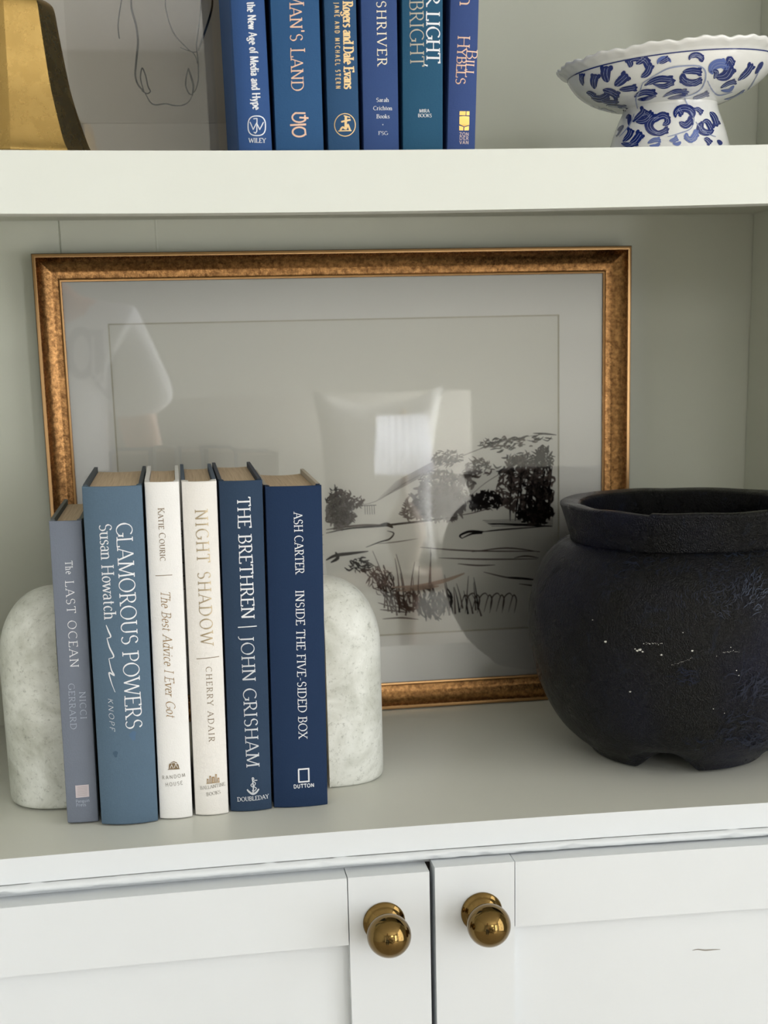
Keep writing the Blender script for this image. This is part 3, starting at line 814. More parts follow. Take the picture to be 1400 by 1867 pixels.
b.ink('publisher_emblem', foil('bright_gold_foil', (204, 166, 92), .7, .3), f)
b.text('publisher_lettering', foil('pale_rose_foil', (190, 172, 172), .3, .4), [('ZON', (837.2, 248), (854.3, 248), 6), ('DER', (837, 255.3), (854, 255.3), 6), ('VAN', (837, 263), (854, 263), 6)], serif=False, mono=True, thick=.16, track=.14)

# ------------------------------------------------------------------ marble bookends: half-bullet blocks, flat towards the books
def bookend(label, xface, yc, a, bdep, H, sg):
    zs = [0, .0012, .003, .006]
    sc = [.955, .985, .996, 1.0]
    z0 = H * .66
    for i in range(1, 9): zs.append(.006 + (z0 - .006) * i / 8); sc.append(1.0)
    for i in range(1, 25):
        t = i / 24; zs.append(z0 + (H - z0) * math.sin(t * PI / 2)); sc.append(max(.0, math.cos(t * PI / 2)) ** .80)
    n = 48; vs, fs = [], []
    for z, s in zip(zs, sc):
        for k in range(n + 1):
            t = -PI / 2 + PI * k / n
            c, q = math.cos(t), math.sin(t)
            ex = .78
            x = a * s * abs(c) ** ex; y = bdep * (s ** .85) * math.copysign(abs(q) ** ex, q)
            vs.append((sg * x, y, z))
    m_ = n + 1
    for i in range(len(zs) - 1):
        for k in range(n): fs.append((i * m_ + k, i * m_ + k + 1, (i + 1) * m_ + k + 1, (i + 1) * m_ + k))
        fs.append((i * m_ + n, i * m_, (i + 1) * m_, (i + 1) * m_ + n))
    fs.append(tuple(range(m_)))
    me = bpy.data.meshes.new('marble_bookend'); me.from_pydata(vs, [], fs); me.update()
    bm = bmesh.new(); bm.from_mesh(me); bmesh.ops.remove_doubles(bm, verts=bm.verts[:], dist=1e-6)
    bmesh.ops.recalc_face_normals(bm, faces=bm.faces[:])
    for f_ in bm.faces: f_.smooth = True
    for e in bm.edges:
        if len(e.link_faces) == 2 and e.calc_face_angle(0) > .9: e.smooth = False
    bm.to_mesh(me); bm.free(); me.materials.append(MARBLE)
    o = bpy.data.objects.new('marble_bookend', me); COL.objects.link(o)
    o.location = (xface, yc, .0003)
    return tag(o, label, 'bookend')
bookend('pale marble bookend at the left end of the books, beside the short grey-blue book', -.2226, .1330, .0455, .0430, .1600, -1)
bookend('pale marble bookend at the right end of the books, beside the deep navy book', -.0272, .1370, .0465, .0415, .1570, 1)

# ------------------------------------------------------------------ ray against a turned surface, for painted marks
def on_lathe(u, v, c, prof, off=.0004):
    d = ray(u, v).normalized()
    zs = [p[1] for p in prof]
    def R(z):
        for (r0, z0), (r1, z1) in zip(prof, prof[1:]):
            if z0 <= z <= z1 and z1 > z0: return r0 + (r1 - r0) * (z - z0) / (z1 - z0)
        return -1
    t = (c.y - CAM.y) / d.y - .16; last = None
    for i in range(640):
        p = CAM + d * t; z = p.z - c.z; r = math.hypot(p.x - c.x, p.y - c.y); rr = R(z)
        if rr > 0 and r <= rr:
            a = math.atan2(p.y - c.y, p.x - c.x)
            return Vector(((rr + off) * math.cos(a), (rr + off) * math.sin(a), z))
        t += .0005
    return None

# ------------------------------------------------------------------ the black pot
PC = Vector((.2665, .1420, .0004))
POTP = prof_smooth([(.0690, .0006), (.0745, .0065), (.0860, .0160), (.0985, .0300), (.1120, .0560), (.1195, .0830), (.1222, .1080), (.1195, .1330), (.1115, .1550), (.1010, .1672), (.0930, .1732), (.0885, .1744)], 5)
pot = empty('pot', PC, 'large blackened wood pot with a cracked thick rim, right of the books', 'pot')
AN = math.atan2(-.072, -.036)
pq = at(1166, 965, PC.y - .09); ANR = math.atan2(pq.y - PC.y, pq.x - PC.x)
def adiff(a, b): return (a - b + PI) % (2 * PI) - PI
from mathutils import noise as mn
def potfn(p, a, i, r, z):
    k = 1 + .010 * mn.noise(Vector((math.cos(a) * 1.6, math.sin(a) * 1.6, z * 16))) + .004 * mn.noise(Vector((math.cos(a) * 5, math.sin(a) * 5, z * 50)))
    q = Vector((p.x * k, p.y * k, p.z))
    d = adiff(a, AN) / .36
    if abs(d) < 1 and z < .03:
        q.z += .0150 * (1 - d * d) ** 1.3 * (1 - z / .03) ** 1.6
    return q
outer = [(0, .010), (.050, .010), (.060, .0006)] + POTP
vs, fs = lathe_pts(outer, 180, potfn)
inner = prof_smooth([(.0860, .1744), (.0960, .1670), (.1080, .1550), (.1165, .1330), (.1190, .1080), (.1160, .0830), (.1080, .0560), (.0920, .0300), (.0600, .0170), (0, .0160)], 3)
v2, f2_ = lathe_pts(inner, 180, potfn); o_ = len(vs)
vs += v2; fs += [tuple(i + o_ for i in f_) for f_ in f2_]
mesh('body', vs, fs, POTM, pot, True)
RIMP = [(.0870, .1732), (.0886, .1745), (.0898, .1790), (.0925, .1880), (.0962, .1990), (.0974, .2020), (.0968, .2036), (.0940, .2044), (.0850, .2036), (.0818, .2024), (.0806, .2000), (.0810, .1900), (.0840, .1790), (.0870, .1732)]
RIMP = prof_smooth(RIMP, 4)
def rimfn(p, a, i, r, z):
    k = 1 + .006 * mn.noise(Vector((math.cos(a) * 2, math.sin(a) * 2, 3.3))) + .002 * mn.noise(Vector((math.cos(a) * 9, math.sin(a) * 9, z * 40)))
    q = Vector((p.x * k, p.y * k, p.z + .0012 * mn.noise(Vector((math.cos(a) * 2.4, math.sin(a) * 2.4, 8)))))
    d = adiff(a, ANR)
    if z > .195:
        if abs(d) < .02: q.z -= .0030 * (1 - abs(d) / .02)
        if -.30 < d < 0: q.z -= .0016 * (1 + d / .30)
    if abs(d) < .012 and r > .088: s_ = 1 - .018 * (1 - abs(d) / .012); q.x *= s_; q.y *= s_
    return q
lathe('rim', RIMP, POTM, pot, 240, rimfn, True, 'thick flared rim with a split')
ik = Ink()
ck = [(1164, 956), (1167, 965), (1168.5, 974), (1170, 983), (1170.5, 993)]
def onrim(p):
    q = at(p[0], p[1], PC.y - .094) - PC; a = math.atan2(q.y, q.x); z = q.z
    zz = max(.1745, min(.2035, z)); r = .0992 - max(0, (.199 - zz)) * .24
    return Vector((r * math.cos(a), r * math.sin(a), zz))
ik.stroke(smooth_line(ck, 4), 2.2, 0, lambda t: 1.15 - .7 * t)
ik.build('split', [CRACK], onrim, pot)
ik = Ink()
random.seed(3)
def fleck(x, y, s):
    n = 7
    ik.poly([(x + s * (.6 + .6 * random.random()) * math.cos(2 * PI * i / n), y + s * .75 * (.6 + .6 * random.random()) * math.sin(2 * PI * i / n)) for i in range(n)])
for x, y, s in ((1104, 1170, 3.2), (1162, 1186, 2.6), (1167, 1184, 3.0), (1172, 1188, 2), (1158, 1183, 1.5), (1206, 1194, 2.2), (1245, 1153, 1.3), (1262, 1186, 2.2), (1149, 1261, 2.2), (1342, 1222, 1.4), (1346, 1231, 1.2), (1081, 1130, 1.2), (1320, 1300, 1), (1300, 1292, 1), (1098, 1385, 2.4), (1108, 1388, 2.2), (1116, 1390, 1.8), (1272, 1409, 2.0), (1290, 1411, 2.4), (1378, 1399, 2.4), (1332, 1180, 1.0), (1306, 1196, 1)): fleck(x, y, s)
for k in range(16): fleck(1172 + k * 2.2 + random.random() * 2, 1173 + random.gauss(0, 1.2), .5 + random.random() * .6)
for k in range(14): fleck(1225 + k * 2.8, 1212 - k * .9 + random.gauss(0, .8), .4 + random.random() * .5)
for k in range(12): fleck(1318 + k * 2.6, 1188 + random.gauss(0, 1.2), .4 + random.random() * .5)
lastp = [Vector((0, 0, 0))]
PP = [(r * 1.012, z) for r, z in POTP]
def onpot(p):
    q = on_lathe(p[0], p[1], PC, PP, .0012)
    if q is None: return lastp[0]
    q.z = max(q.z, .001); lastp[0] = q
    a = math.atan2(q.y, q.x); r = math.hypot(q.x, q.y) / 1.012
    k = potfn(Vector((r * math.cos(a), r * math.sin(a), q.z)), a, 0, r, q.z)
    return Vector((k.x * 1.006, k.y * 1.006, k.z))
fk = ik.build('paint_flecks', [FLECK], onpot, pot); fk['kind'] = 'stuff'
random.seed(12)
ik = Ink(6)  # lighter strokes: worn paint, and glints of the sheen painted in
for cx, cy, rx, ry, n, th, L, w_, mi in ((1215, 1030, 45, 16, 34, -.6, 14, .9, 0), (1330, 1060, 60, 45, 90, -.5, 16, .9, 0), (1290, 1090, 60, 45, 70, 1.2, 14, .8, 0), (1375, 1080, 26, 40, 60, -.9, 14, 1.0, 1),
        (1360, 1250, 40, 26, 46, -.45, 26, 1.5, 0), (1245, 1235, 26, 16, 26, .5, 18, 1.6, 0), (1350, 1330, 46, 34, 60, -.3, 20, 1.5, 0), (1270, 1355, 30, 14, 20, .3, 12, 1.2, 0), (1385, 1360, 20, 20, 30, -1.0, 16, 1.4, 0),
        (1130, 1035, 50, 16, 24, -.35, 22, .9, 0), (1330, 1006, 60, 7, 26, -.05, 22, .9, 1), (1110, 1060, 30, 20, 14, -.4, 18, 1.0, 0), (1180, 1120, 40, 24, 18, -.5, 16, .8, 0)):
    for _ in range(n):
        a = random.random() * 2 * PI; r = math.sqrt(random.random()); x, y = cx + rx * r * math.cos(a), cy + ry * r * math.sin(a)
        t_ = th + random.gauss(0, .28) + .5 * math.sin(x * .045 + y * .03); l = L * (.4 + random.random()); c_ = random.gauss(0, .25) * l
        ik.stroke(smooth_line([(x - l / 2 * math.cos(t_), y - l / 2 * math.sin(t_)), (x + c_ * math.sin(t_), y - c_ * math.cos(t_)), (x + l / 2 * math.cos(t_), y + l / 2 * math.sin(t_))], 3), w_ * (.5 + random.random() * .8), mi, lambda t: math.sin(PI * min(1, max(0, t))) + .1)
SCUFF_GLINT = NT('worn_glint_navy').set(s2l((27, 33, 50)), .40, 0, .25).mat; SCUFF_GLINT2 = NT('worn_glint_grey').set(s2l((46, 55, 72)), .42, 0, .25).mat
sf = ik.build('worn_marks_and_glints', [SCUFF_GLINT, SCUFF_GLINT2], onpot, pot); sf['kind'] = 'stuff'

# ------------------------------------------------------------------ the framed landscape leaning on the wall
LEAN = math.radians(1.3)
FN = Vector((0, -math.cos(LEAN), math.sin(LEAN))); FU = Vector((0, math.sin(LEAN), math.cos(LEAN)))
FO = Vector((.0205, .3120, .0004))
fw, fh = .5215, .4105
pic = empty('picture_frame', FO, 'gilt framed charcoal landscape behind glass, leaning on the back wall', 'framed picture', rot=(-LEAN, 0, 0))
def fpt(depth):
    p0 = FO - FN * depth
    def f(p):
        q = at_plane(p[0], p[1], p0, FN) - FO
        return Vector((q.x, depth, q.dot(FU)))
    return f
prof = [(0, .0195), (0, .0012), (.0006, .0004), (.0022, 0), (.0032, .0003), (.0036, .0012), (.0040, .0026), (.0047, .0045), (.0060, .0064), (.0078, .0083), (.0090, .0092), (.0105, .0101), (.0120, .01095), (.0135, .01175), (.0150, .0125), (.0165, .0130), (.0180, .0134), (.0196, .0136), (.0202, .0128), (.0212, .0124), (.0222, .0128), (.0226, .0138), (.0226, .0195)]
def frame_mesh(name, w, h, prof, mats, midx, parent, oy=0):
    """mitred moulding: w x h outside, profile of (inset, depth)"""
    vs, fs, mi = [], [], []
    k = len(prof)
    for cxs, czs in ((-1, 0), (1, 0), (1, 1), (-1, 1)):
        for ins, dep in prof:
            vs.append((cxs * (w / 2 - ins), dep + oy, ins if czs == 0 else h - ins))
    for c in range(4):
        d = (c + 1) % 4
        for i in range(k - 1):
            fs.append((c * k + i, d * k + i, d * k + i + 1, c * k + i + 1)); mi.append(midx(i))
        fs.append((c * k + k - 1, d * k + k - 1, d * k, c * k)); mi.append(0)
    me = bpy.data.meshes.new(name); me.from_pydata(vs, [], fs); me.update()
    bm = bmesh.new(); bm.from_mesh(me); bmesh.ops.recalc_face_normals(bm, faces=bm.faces[:])
    for i, f_ in enumerate(bm.faces): f_.smooth = True
    for e in bm.edges:
        if len(e.link_faces) == 2 and e.calc_face_angle(0) > .6: e.smooth = False
    bm.to_mesh(me); bm.free()
    return link(name, me, mats, parent, False, mi)
frame_mesh('frame', fw, fh, prof, [FRAMEBACK, GILTEDGE, GILT], lambda i: 0 if i in (0, 1, len(prof) - 2) else (1 if i in (2, 3, len(prof) - 5, len(prof) - 4) else 2), pic)
for p in pic.children[0].data.polygons: p.use_smooth = True
iw, ih = fw - .0440, fh - .0440
x0, x1, z0, z1 = -iw / 2, iw / 2, .0220, fh - .0220
mesh('glass', [(x0, .0142, z0), (x1, .0142, z0), (x1, .0142, z1), (x0, .0142, z1)], [(0, 1, 2, 3)], GLASS, pic)
FP = fpt(.0162)
wl, wt, wr, wb = FP((196, 583)).x, FP((700, 580)).z, FP((1019, 800)).x, FP((830, 1152)).z
def mat_board(name, X0, X1, Z0, Z1, a0, a1, b0, b1, y0, y1, mats, parent):
    o = [(X0, Z0), (X1, Z0), (X1, Z1), (X0, Z1)]; i_ = [(a0, b0), (a1, b0), (a1, b1), (a0, b1)]; e = y1 - y0
    j_ = [(a0 + e, b0 + e), (a1 - e, b0 + e), (a1 - e, b1 - e), (a0 + e, b1 - e)]
    vs = [(x, y0, z) for x, z in o] + [(x, y0, z) for x, z in i_] + [(x, y1, z) for x, z in j_] + [(x, y1, z) for x, z in o]
    fs, mi = [], []
    for k in range(4):
        d = (k + 1) % 4
        fs += [(k, d, 4 + d, 4 + k), (4 + k, 4 + d, 8 + d, 8 + k), (12 + k, 12 + d, d, k)]; mi += [0, 1, 0]
    return mesh(name, vs, fs, mats, parent, False, mi)
mat_board('mat_board', x0, x1, z0, z1, wl, wr, wb, wt, .0150, .0162, [MAT_B, MATBEV], pic)
sheet = mesh('drawing', [(x0, .0163, z0), (x1, .0163, z0), (x1, .0163, z1), (x0, .0163, z1)], [(0, 1, 2, 3)], PAPER, pic)
mesh('backing_board', [(x0, .0188, z0), (x1, .0188, z0), (x1, .0188, z1), (x0, .0188, z1)], [(3, 2, 1, 0)], FRAMEBACK, pic)

random.seed(21)
ik = Ink()
Q = lambda *pts: [(560 + a / 2.3333, 640 + b / 2.3333) for a, b in pts]        # points of an enlarged crop
def sm(*pts): return smooth_line(Q(*pts), 5)
tp = lambda t: .35 + .9 * math.sin(PI * min(1, max(0, t)))
def dab(cx, cy, rx, ry, n, w, mi, ang=None, spread=.5, L=8):
    for _ in range(n):
        a = random.random() * 2 * PI; r = math.sqrt(random.random())
        x, y = cx + rx * r * math.cos(a), cy + ry * r * math.sin(a)
        th = (random.random() * 2 * PI) if ang is None else ang + random.gauss(0, spread)
        l = L * (.5 + random.random())
        c = random.gauss(0, .6)
        pts = [(x - l / 2 * math.cos(th), y - l / 2 * math.sin(th)), (x + c * l * .3 * math.sin(th), y - c * l * .3 * math.cos(th)), (x + l / 2 * math.cos(th), y + l / 2 * math.sin(th))]
        ik.stroke(smooth_line(pts, 3), w * (.6 + .8 * random.random()), mi, tp)
# soft washes first (2 = wash, 1 = sepia, 0 = charcoal, 3 = tan)
def blob(pts, mi): ik.poly(smooth_line(pts + [pts[0]], 5)[:-1], mi)
dab(795, 915, 52, 30, 130, 5.5, 2, L=22); dab(620, 935, 26, 30, 50, 5, 2, L=16); dab(838, 880, 30, 12, 20, 4, 2, L=16)
dab(960, 890, 50, 62, 90, 5, 1, L=18)
# hillside and ridge
ik.stroke(sm((180, 660), (290, 640), (420, 560), (540, 500), (700, 430), (850, 380), (1000, 355), (1060, 356)), 1.3, 2, tp)
for k in range(10): ik.stroke(sm((290 + k * 9, 640 - k * 9), (420 + k * 11, 570 - k * 10), (530 + k * 12, 510 - k * 10)), .9, 2, tp)
ik.stroke(sm((690, 620), (760, 560), (860, 500), (940, 460)), 1.2, 2, tp)
# tufts along the ridge
dab(817, 836, 28, 15, 70, 2.0, 1, -.5, .7, 9); dab(812, 840, 22, 8, 22, 2.0, 0, -.4, .6, 8)
dab(905, 812, 36, 12, 26, 2.0, 0, -.35, .4, 11); dab(970, 799, 36, 4, 18, 2.0, 0, -.12, .3, 13); dab(925, 808, 56, 10, 60, 2, 1, -.3, .5, 9)
dab(873, 852, 26, 16, 70, 2.0, 1, -.3, .9, 9); dab(878, 850, 14, 9, 14, 1.8, 0, None, .5, 8); dab(858, 866, 24, 5, 24, 1.8, 1, -.1, .3, 10)
ik.stroke(sm((735, 415), (800, 390), (850, 372)), 2.2, 0, tp); ik.stroke(sm((960, 350), (1010, 352), (1060, 357)), 2.6, 0, tp)
# the dark tree on the right
dab(966, 880, 42, 58, 170, 2.4, 0, None, .5, 12); dab(985, 915, 24, 38, 90, 3.2, 0, 1.4, .4, 17); dab(940, 850, 34, 24, 40, 2.0, 0, -.6, .5, 12); dab(950, 880, 46, 50, 110, 2.4, 1, None, .5, 12)
dab(990, 835, 18, 20, 80, 2.4, 0, None, .5, 11); dab(975, 938, 32, 14, 90, 3.2, 0, None, .5, 12)
for k in range(9): ik.stroke(smooth_line([(930 + k * 9, 950), (934 + k * 8.6 + random.gauss(0, 3), 905), (940 + k * 8 + random.gauss(0, 5), 850 - random.random() * 22)], 5), 2.8, 0, tp)
for k in range(5): ik.stroke([(880 + k * 4, 949 + k * 2.6), (1008, 946 + k * 3)], 2.4, 0, tp)
ik.stroke([(890, 955), (960, 957), (1007, 960)], 4, 0, tp)
# middle trees
dab(800, 880, 36, 22, 150, 2.0, 1, None, .5, 10); dab(805, 872, 28, 14, 34, 1.8, 0, None, .5, 8)
dab(765, 925, 34, 18, 110, 2.4, 1, None, .5, 11); dab(760, 938, 30, 10, 40, 2.6, 1, 0, .5, 12); dab(812, 925, 34, 20, 90, 3.2, 2, 1.2, .4, 14)
dab(888, 912, 26, 16, 130, 2.6, 0, None, .5, 10); dab(868, 915, 12, 14, 50, 2.4, 0, 1.3, .4, 10); dab(842, 905, 14, 12, 40, 2, 1, None, .5, 9)
# left trees, hut
dab(622, 920, 24, 26, 190, 2.2, 1, None, .5, 10); dab(622, 945, 26, 12, 70, 2.6, 1, None, .5, 11); dab(610, 910, 14, 22, 60, 1.8, 0, None, .5, 8); dab(650, 915, 12, 10, 40, 1.9, 1, None, .5, 8)
for k in range(5): ik.stroke([(665 + k * 4.2, 921), (666 + k * 4.2, 938)], 2.2, 0, tp)
ik.stroke([(662, 922), (686, 921)], 3, 0, tp)
# banks and path
ik.stroke(sm((80, 775), (180, 755), (300, 745), (420, 732), (560, 715), (640, 705)), 3.2, 0, tp)
ik.stroke(sm((80, 760), (220, 742), (330, 740)), 3, 1, tp); ik.stroke(sm((300, 745), (340, 738), (365, 752)), 6, 0, tp)
ik.stroke(sm((640, 700), (700, 690), (770, 672), (790, 680)), 1.6, 1, tp)
ik.stroke(sm((340, 765), (368, 775), (350, 800), (310, 812), (250, 835)), 2.4, 0, tp); ik.stroke(sm((300, 820), (380, 812), (470, 798)), 1.3, 1, tp)
ik.stroke(sm((660, 798), (650, 785), (690, 768), (745, 772), (700, 778), (660, 796)), 4, 0, tp); ik.stroke(sm((740, 770), (830, 760), (1030, 745)), 2.2, 0, tp)
ik.stroke(sm((80, 890), (120, 870), (180, 862), (260, 852)), 5, 0, tp); ik.stroke(sm((100, 900), (130, 880), (120, 855)), 5, 0, tp)
dab(655, 1030, 20, 14, 40, 2.2, 0, .5, .5, 12); dab(690, 1055, 20, 26, 46, 1.8, 1, .9, .5, 14)
for a in (((480, 835), (700, 850), (990, 852)), ((560, 880), (750, 886), (980, 884)), ((880, 880), (930, 872), (985, 880)), ((750, 940), (860, 965), (975, 972)), ((700, 855), (850, 838), (990, 855)), ((900, 990), (960, 998), (1000, 1000)), ((640, 905), (720, 912), (800, 910))):
    ik.stroke(sm(*a), 2.2, 1, tp)
ik.stroke(sm((850, 962), (920, 968), (975, 974)), 3.2, 0, tp)
# reeds
for k in range(26):
    x = 700 + k * 7.2 + random.gauss(0, 3); y = 1118 + random.gauss(0, 5) - max(0, 720 - x) * .3
    h = 34 + random.random() * 34; ln = random.gauss(-8, 7)
    ik.stroke(smooth_line([(x, y), (x + ln * .4, y - h * .5), (x + ln, y - h)], 4), 2.6, random.choice((0, 1, 1)), lambda t: 1.3 - t)
for x, y, h, ln in ((738, 1080, 70, -16), (728, 1078, 60, -8), (748, 1080, 56, 8), (785, 1082, 85, 0), (782, 1070, 62, 4), (762, 1082, 50, 2), (715, 1090, 58, -26), (705, 1080, 76, -26), (850, 1110, 60, 4)):
    ik.stroke(smooth_line([(x, y), (x + ln * .4, y - h * .5), (x + ln, y - h)], 4), 2.2, 1, lambda t: 1.2 - t * .8)
dab(735, 1095, 30, 18, 60, 2.4, 1, .9, .4, 18); dab(790, 1100, 32, 22, 60, 3, 0, 1.4, .25, 24); dab(705, 1068, 14, 24, 40, 1.8, 0, 1.1, .4, 14)
ik.stroke(sm((360, 1005), (480, 1000), (590, 975), (670, 945)), 6, 3, tp); ik.stroke(sm((380, 1020), (470, 1012), (560, 1000)), 5, 3, tp)
for k in range(9):
    x = 648 + k * 26; pts = Q((x, 1110), (x + 20, 1040), (x + 34, 1060), (x + 24, 1115)) if k % 2 == 0 else Q((x, 1100), (x + 8, 1050), (x + 30, 1030), (x + 44, 1045))
    ik.stroke(smooth_line(pts, 5), 2.0, 1, tp)
ik.stroke(sm((320, 1140), (400, 1135), (475, 1142)), 2.2, 1, tp); ik.stroke(sm((310, 1100), (360, 1105), (430, 1112)), 2.4, 1, tp); ik.stroke(sm((300, 1070), (350, 1085), (400, 1090)), 2, 1, tp)
# the part of the drawing that the books hide from here
for k in range(5): ik.stroke(smooth_line([(230, 985 + k * 22), (340, 978 + k * 24), (470, 990 + k * 20), (590, 975 + k * 18)], 5), 1.8, 1, tp)
dab(330, 960, 60, 16, 90, 2.4, 1, None, .5, 12); dab(480, 955, 50, 18, 80, 2.4, 0, None, .5, 11)
SK = fpt(.01615)
ik.build('landscape_strokes', [CHAR, SEPIA, WASH, TAN], SK, pic, 'charcoal and sepia strokes')

# ------------------------------------------------------------------ the horse drawing on the upper shelf
HO = Vector((-.110, .3200, ZS)); HL = math.radians(1.0)
HN = Vector((0, -math.cos(HL), math.sin(HL))); HU = Vector((0, math.sin(HL), math.cos(HL)))
hw_, hh = .300, .385
hp = empty('horse_drawing', HO, 'grey matted line drawing of a horse head, behind the brass vessel', 'framed drawing', rot=(-HL, 0, 0))
def hpt(depth):
    p0 = HO - HN * depth
    def f(p):
        q = at_plane(p[0], p[1], p0, HN) - HO
        return Vector((q.x, depth, q.dot(HU)))
    return f
frame_mesh('frame', hw_, hh, [(0, .013), (0, .001), (.001, 0), (.008, 0), (.009, .001), (.009, .013)], [plain('oak_frame', (150, 118, 84), .5)], lambda i: 0, hp)
a0, a1, b0, b1 = -hw_ / 2 + .0088, hw_ / 2 - .0088, .0088, hh - .0088
mesh('mat_board', [(a0, .0066, b0), (a1, .0066, b0), (a1, .0066, b1), (a0, .0066, b1)], [(0, 1, 2, 3)], GREYM, hp)
HS = hpt(.0060)
bl, br = HS((131, 223)), HS((430, 226))
sx0, sx1, sz0, sz1 = bl.x, hw_ / 2 - .045, (bl.z + br.z) / 2, hh - .05
bm = bmesh.new(); add_box(bm, sx0, sx1, .0058, .0065, sz0, sz1); from_bm('paper_sheet', bm, GREYP, hp)
mesh('glass', [(a0, .0040, b0), (a1, .0040, b0), (a1, .0040, b1), (a0, .0040, b1)], [(0, 1, 2, 3)], GLASS, hp)
ik = Ink(); H_ = P_(0, 0, 3.182)
for w_, pts in ((3.0, ((758, -60), (760, 0), (765, 60), (790, 150), (800, 240), (795, 310), (788, 380), (785, 440), (800, 490), (835, 530))),
                (1.8, ((835, 530), (850, 555), (870, 590), (900, 608), (960, 602), (1010, 612), (1060, 610), (1095, 590), (1115, 555))),
                (3.0, ((1115, 555), (1122, 500), (1110, 450), (1092, 395))), (2.0, ((1092, 395), (1080, 450), (1078, 500), (1095, 540), (1110, 550))),
                (1.8, ((1110, 550), (1135, 520), (1150, 460), (1150, 380), (1145, 320), (1140, 260), (1150, 180), (1160, 90), (1166, 0), (1170, -60))),
                (2.0, ((835, 530), (820, 480), (815, 440), (825, 395), (845, 440), (858, 500), (872, 530), (852, 543), (822, 525))),
                (3.2, ((1150, 295), (1180, 210), (1210, 120), (1230, 40), (1232, -40))),
                (1.7, ((958, -60), (960, 0), (962, 50), (985, 140), (1020, 210), (1070, 265), (1110, 300), (1145, 300))),
                (1.2, ((1045, 275), (1080, 290), (1115, 302), (1135, 330), (1145, 370))),
                (1.7, ((712, -60), (705, 0), (692, 80), (685, 150), (690, 210), (694, 225)))):
    ik.stroke(smooth_line(H_(*pts), 5), w_ * 1.15, 0, lambda t: .75 + .35 * math.sin(PI * t))
# the rest of the head, above the picture's edge
for s_ in (-1, 1):
    ik.stroke(smooth_line([(330 + s_ * 65, -20), (330 + s_ * 85, -160), (330 + s_ * 95, -260), (330 + s_ * 70, -360), (330 + s_ * 85, -430), (330 + s_ * 40, -375), (330, -365)], 5), 2.4)
    ik.stroke(smooth_line([(330 + s_ * 72, -225), (330 + s_ * 58, -240), (330 + s_ * 50, -222), (330 + s_ * 66, -214)], 4), 2.0)
ik.build('ink_lines', [INKM], hpt(.0055), hp, 'black ink outline of a horse head')

# ------------------------------------------------------------------ the brass vessel at the left of the upper shelf
bell = empty('brass_vessel', (-.2211, .1000, ZS), 'octagonal flared brass vessel at the left end of the upper shelf', 'vessel')
BP = prof_smooth([(.0490, .0002), (.0492, .0022), (.0458, .0080), (.0408, .0240), (.0360, .0430), (.0328, .0640), (.0306, .0800), (.0290, .0925), (.0272, .0965), (.0235, .0992)], 4)
nsub = 10
def octo(prof, n8=8):
    n = n8 * nsub; vs, fs = [], []
    for r, z in prof:
        for k in range(n):
            a = 2 * PI * k / n + math.radians(-2.3); b_ = (2 * PI * (k % nsub) / n) - PI / n8
            q = r * math.cos(PI / n8) / math.cos(b_)
            q = q * (1 - .012 * max(0, 1 - abs(abs(b_) - PI / n8) / .09) )
            vs.append((q * math.cos(a), q * math.sin(a), z))
    for i in range(len(prof) - 1):
        for k in range(n): fs.append((i * n + k, i * n + (k + 1) % n, (i + 1) * n + (k + 1) % n, (i + 1) * n + k))
    return vs, fs
vs, fs = octo([(.0, .004), (.046, .004), (.046, .0002)] + BP + [(.0150, .1000), (.0120, .1010)])
mesh('body', vs, fs, OLDBRASS, bell, True)
lathe('knop', prof_smooth([(.0125, .1003), (.0090, .1020), (.0085, .1040), (.0120, .1060), (.0125, .1085), (.0090, .1110), (0, .1116)], 3), OLDBRASS, bell, 48)
for o in bell.children:
    if o.name.startswith('body'):
        bm = bmesh.new(); bm.from_mesh(o.data)
        for e in bm.edges:
            if len(e.link_faces) == 2 and e.calc_face_angle(0) > .35: e.smooth = False
        bm.to_mesh(o.data); bm.free()

# ------------------------------------------------------------------ the blue and white footed bowl
BC = Vector((.2440, .1300, ZS + .0002))
bowl = empty('footed_bowl', BC, 'blue and white porcelain footed bowl with scalloped rim on the upper shelf', 'bowl')
FOOT = prof_smooth([(.0455, .0004), (.0452, .0030), (.0434, .0110), (.0405, .0210), (.0370, .0300), (.0345, .0360), (.0342, .0385)], 4)
CUP = prof_smooth([(.0342, .0385), (.0400, .0398), (.0505, .0430), (.0600, .0475), (.0675, .0530), (.0725, .0590), (.0752, .0640)], 4)
RIM = [(.0752, .0640), (.0775, .0655), (.0805, .0668), (.0822, .0682), (.0822, .0695), (.0806, .0700), (.0770, .0690)]
INN = prof_smooth([(.0770, .0690), (.0725, .0640), (.0680, .0580), (.0600, .0520), (.0480, .0470), (.0300, .0445), (0, .0440)], 3)
TILT = math.radians(3.3)
def warp(p, z):
    t = max(0, min(1, (z - .030) / .012)); q = p.copy()
    q.z += t * p.x * math.tan(TILT); return q
def bowlfn(p, a, i, r, z):
    q = warp(p, z)
    t = max(0, min(1, (r - .0755) / .004)) if z > .062 else 0
    s_ = abs(math.sin(a * 7 + .4)); b_ = .5 + .5 * math.cos(a * 42)
    k = 1 + t * (.012 * s_ + .008 * b_ - .008)
    q.x *= k; q.y *= k; q.z += t * (.0012 * s_ + .0009 * b_)
    return q
vs, fs = lathe_pts([(0, .006), (.040, .006), (.0430, .0004)] + FOOT, 128, bowlfn)
mesh('foot', vs, fs, PORC, bowl, True)
vs, fs = lathe_pts(CUP + RIM[1:] + INN[1:], 336, bowlfn)
mesh('cup', vs, fs, PORC, bowl, True, None, 'flared bowl with scalloped white rim')
WP = FOOT + CUP[1:]
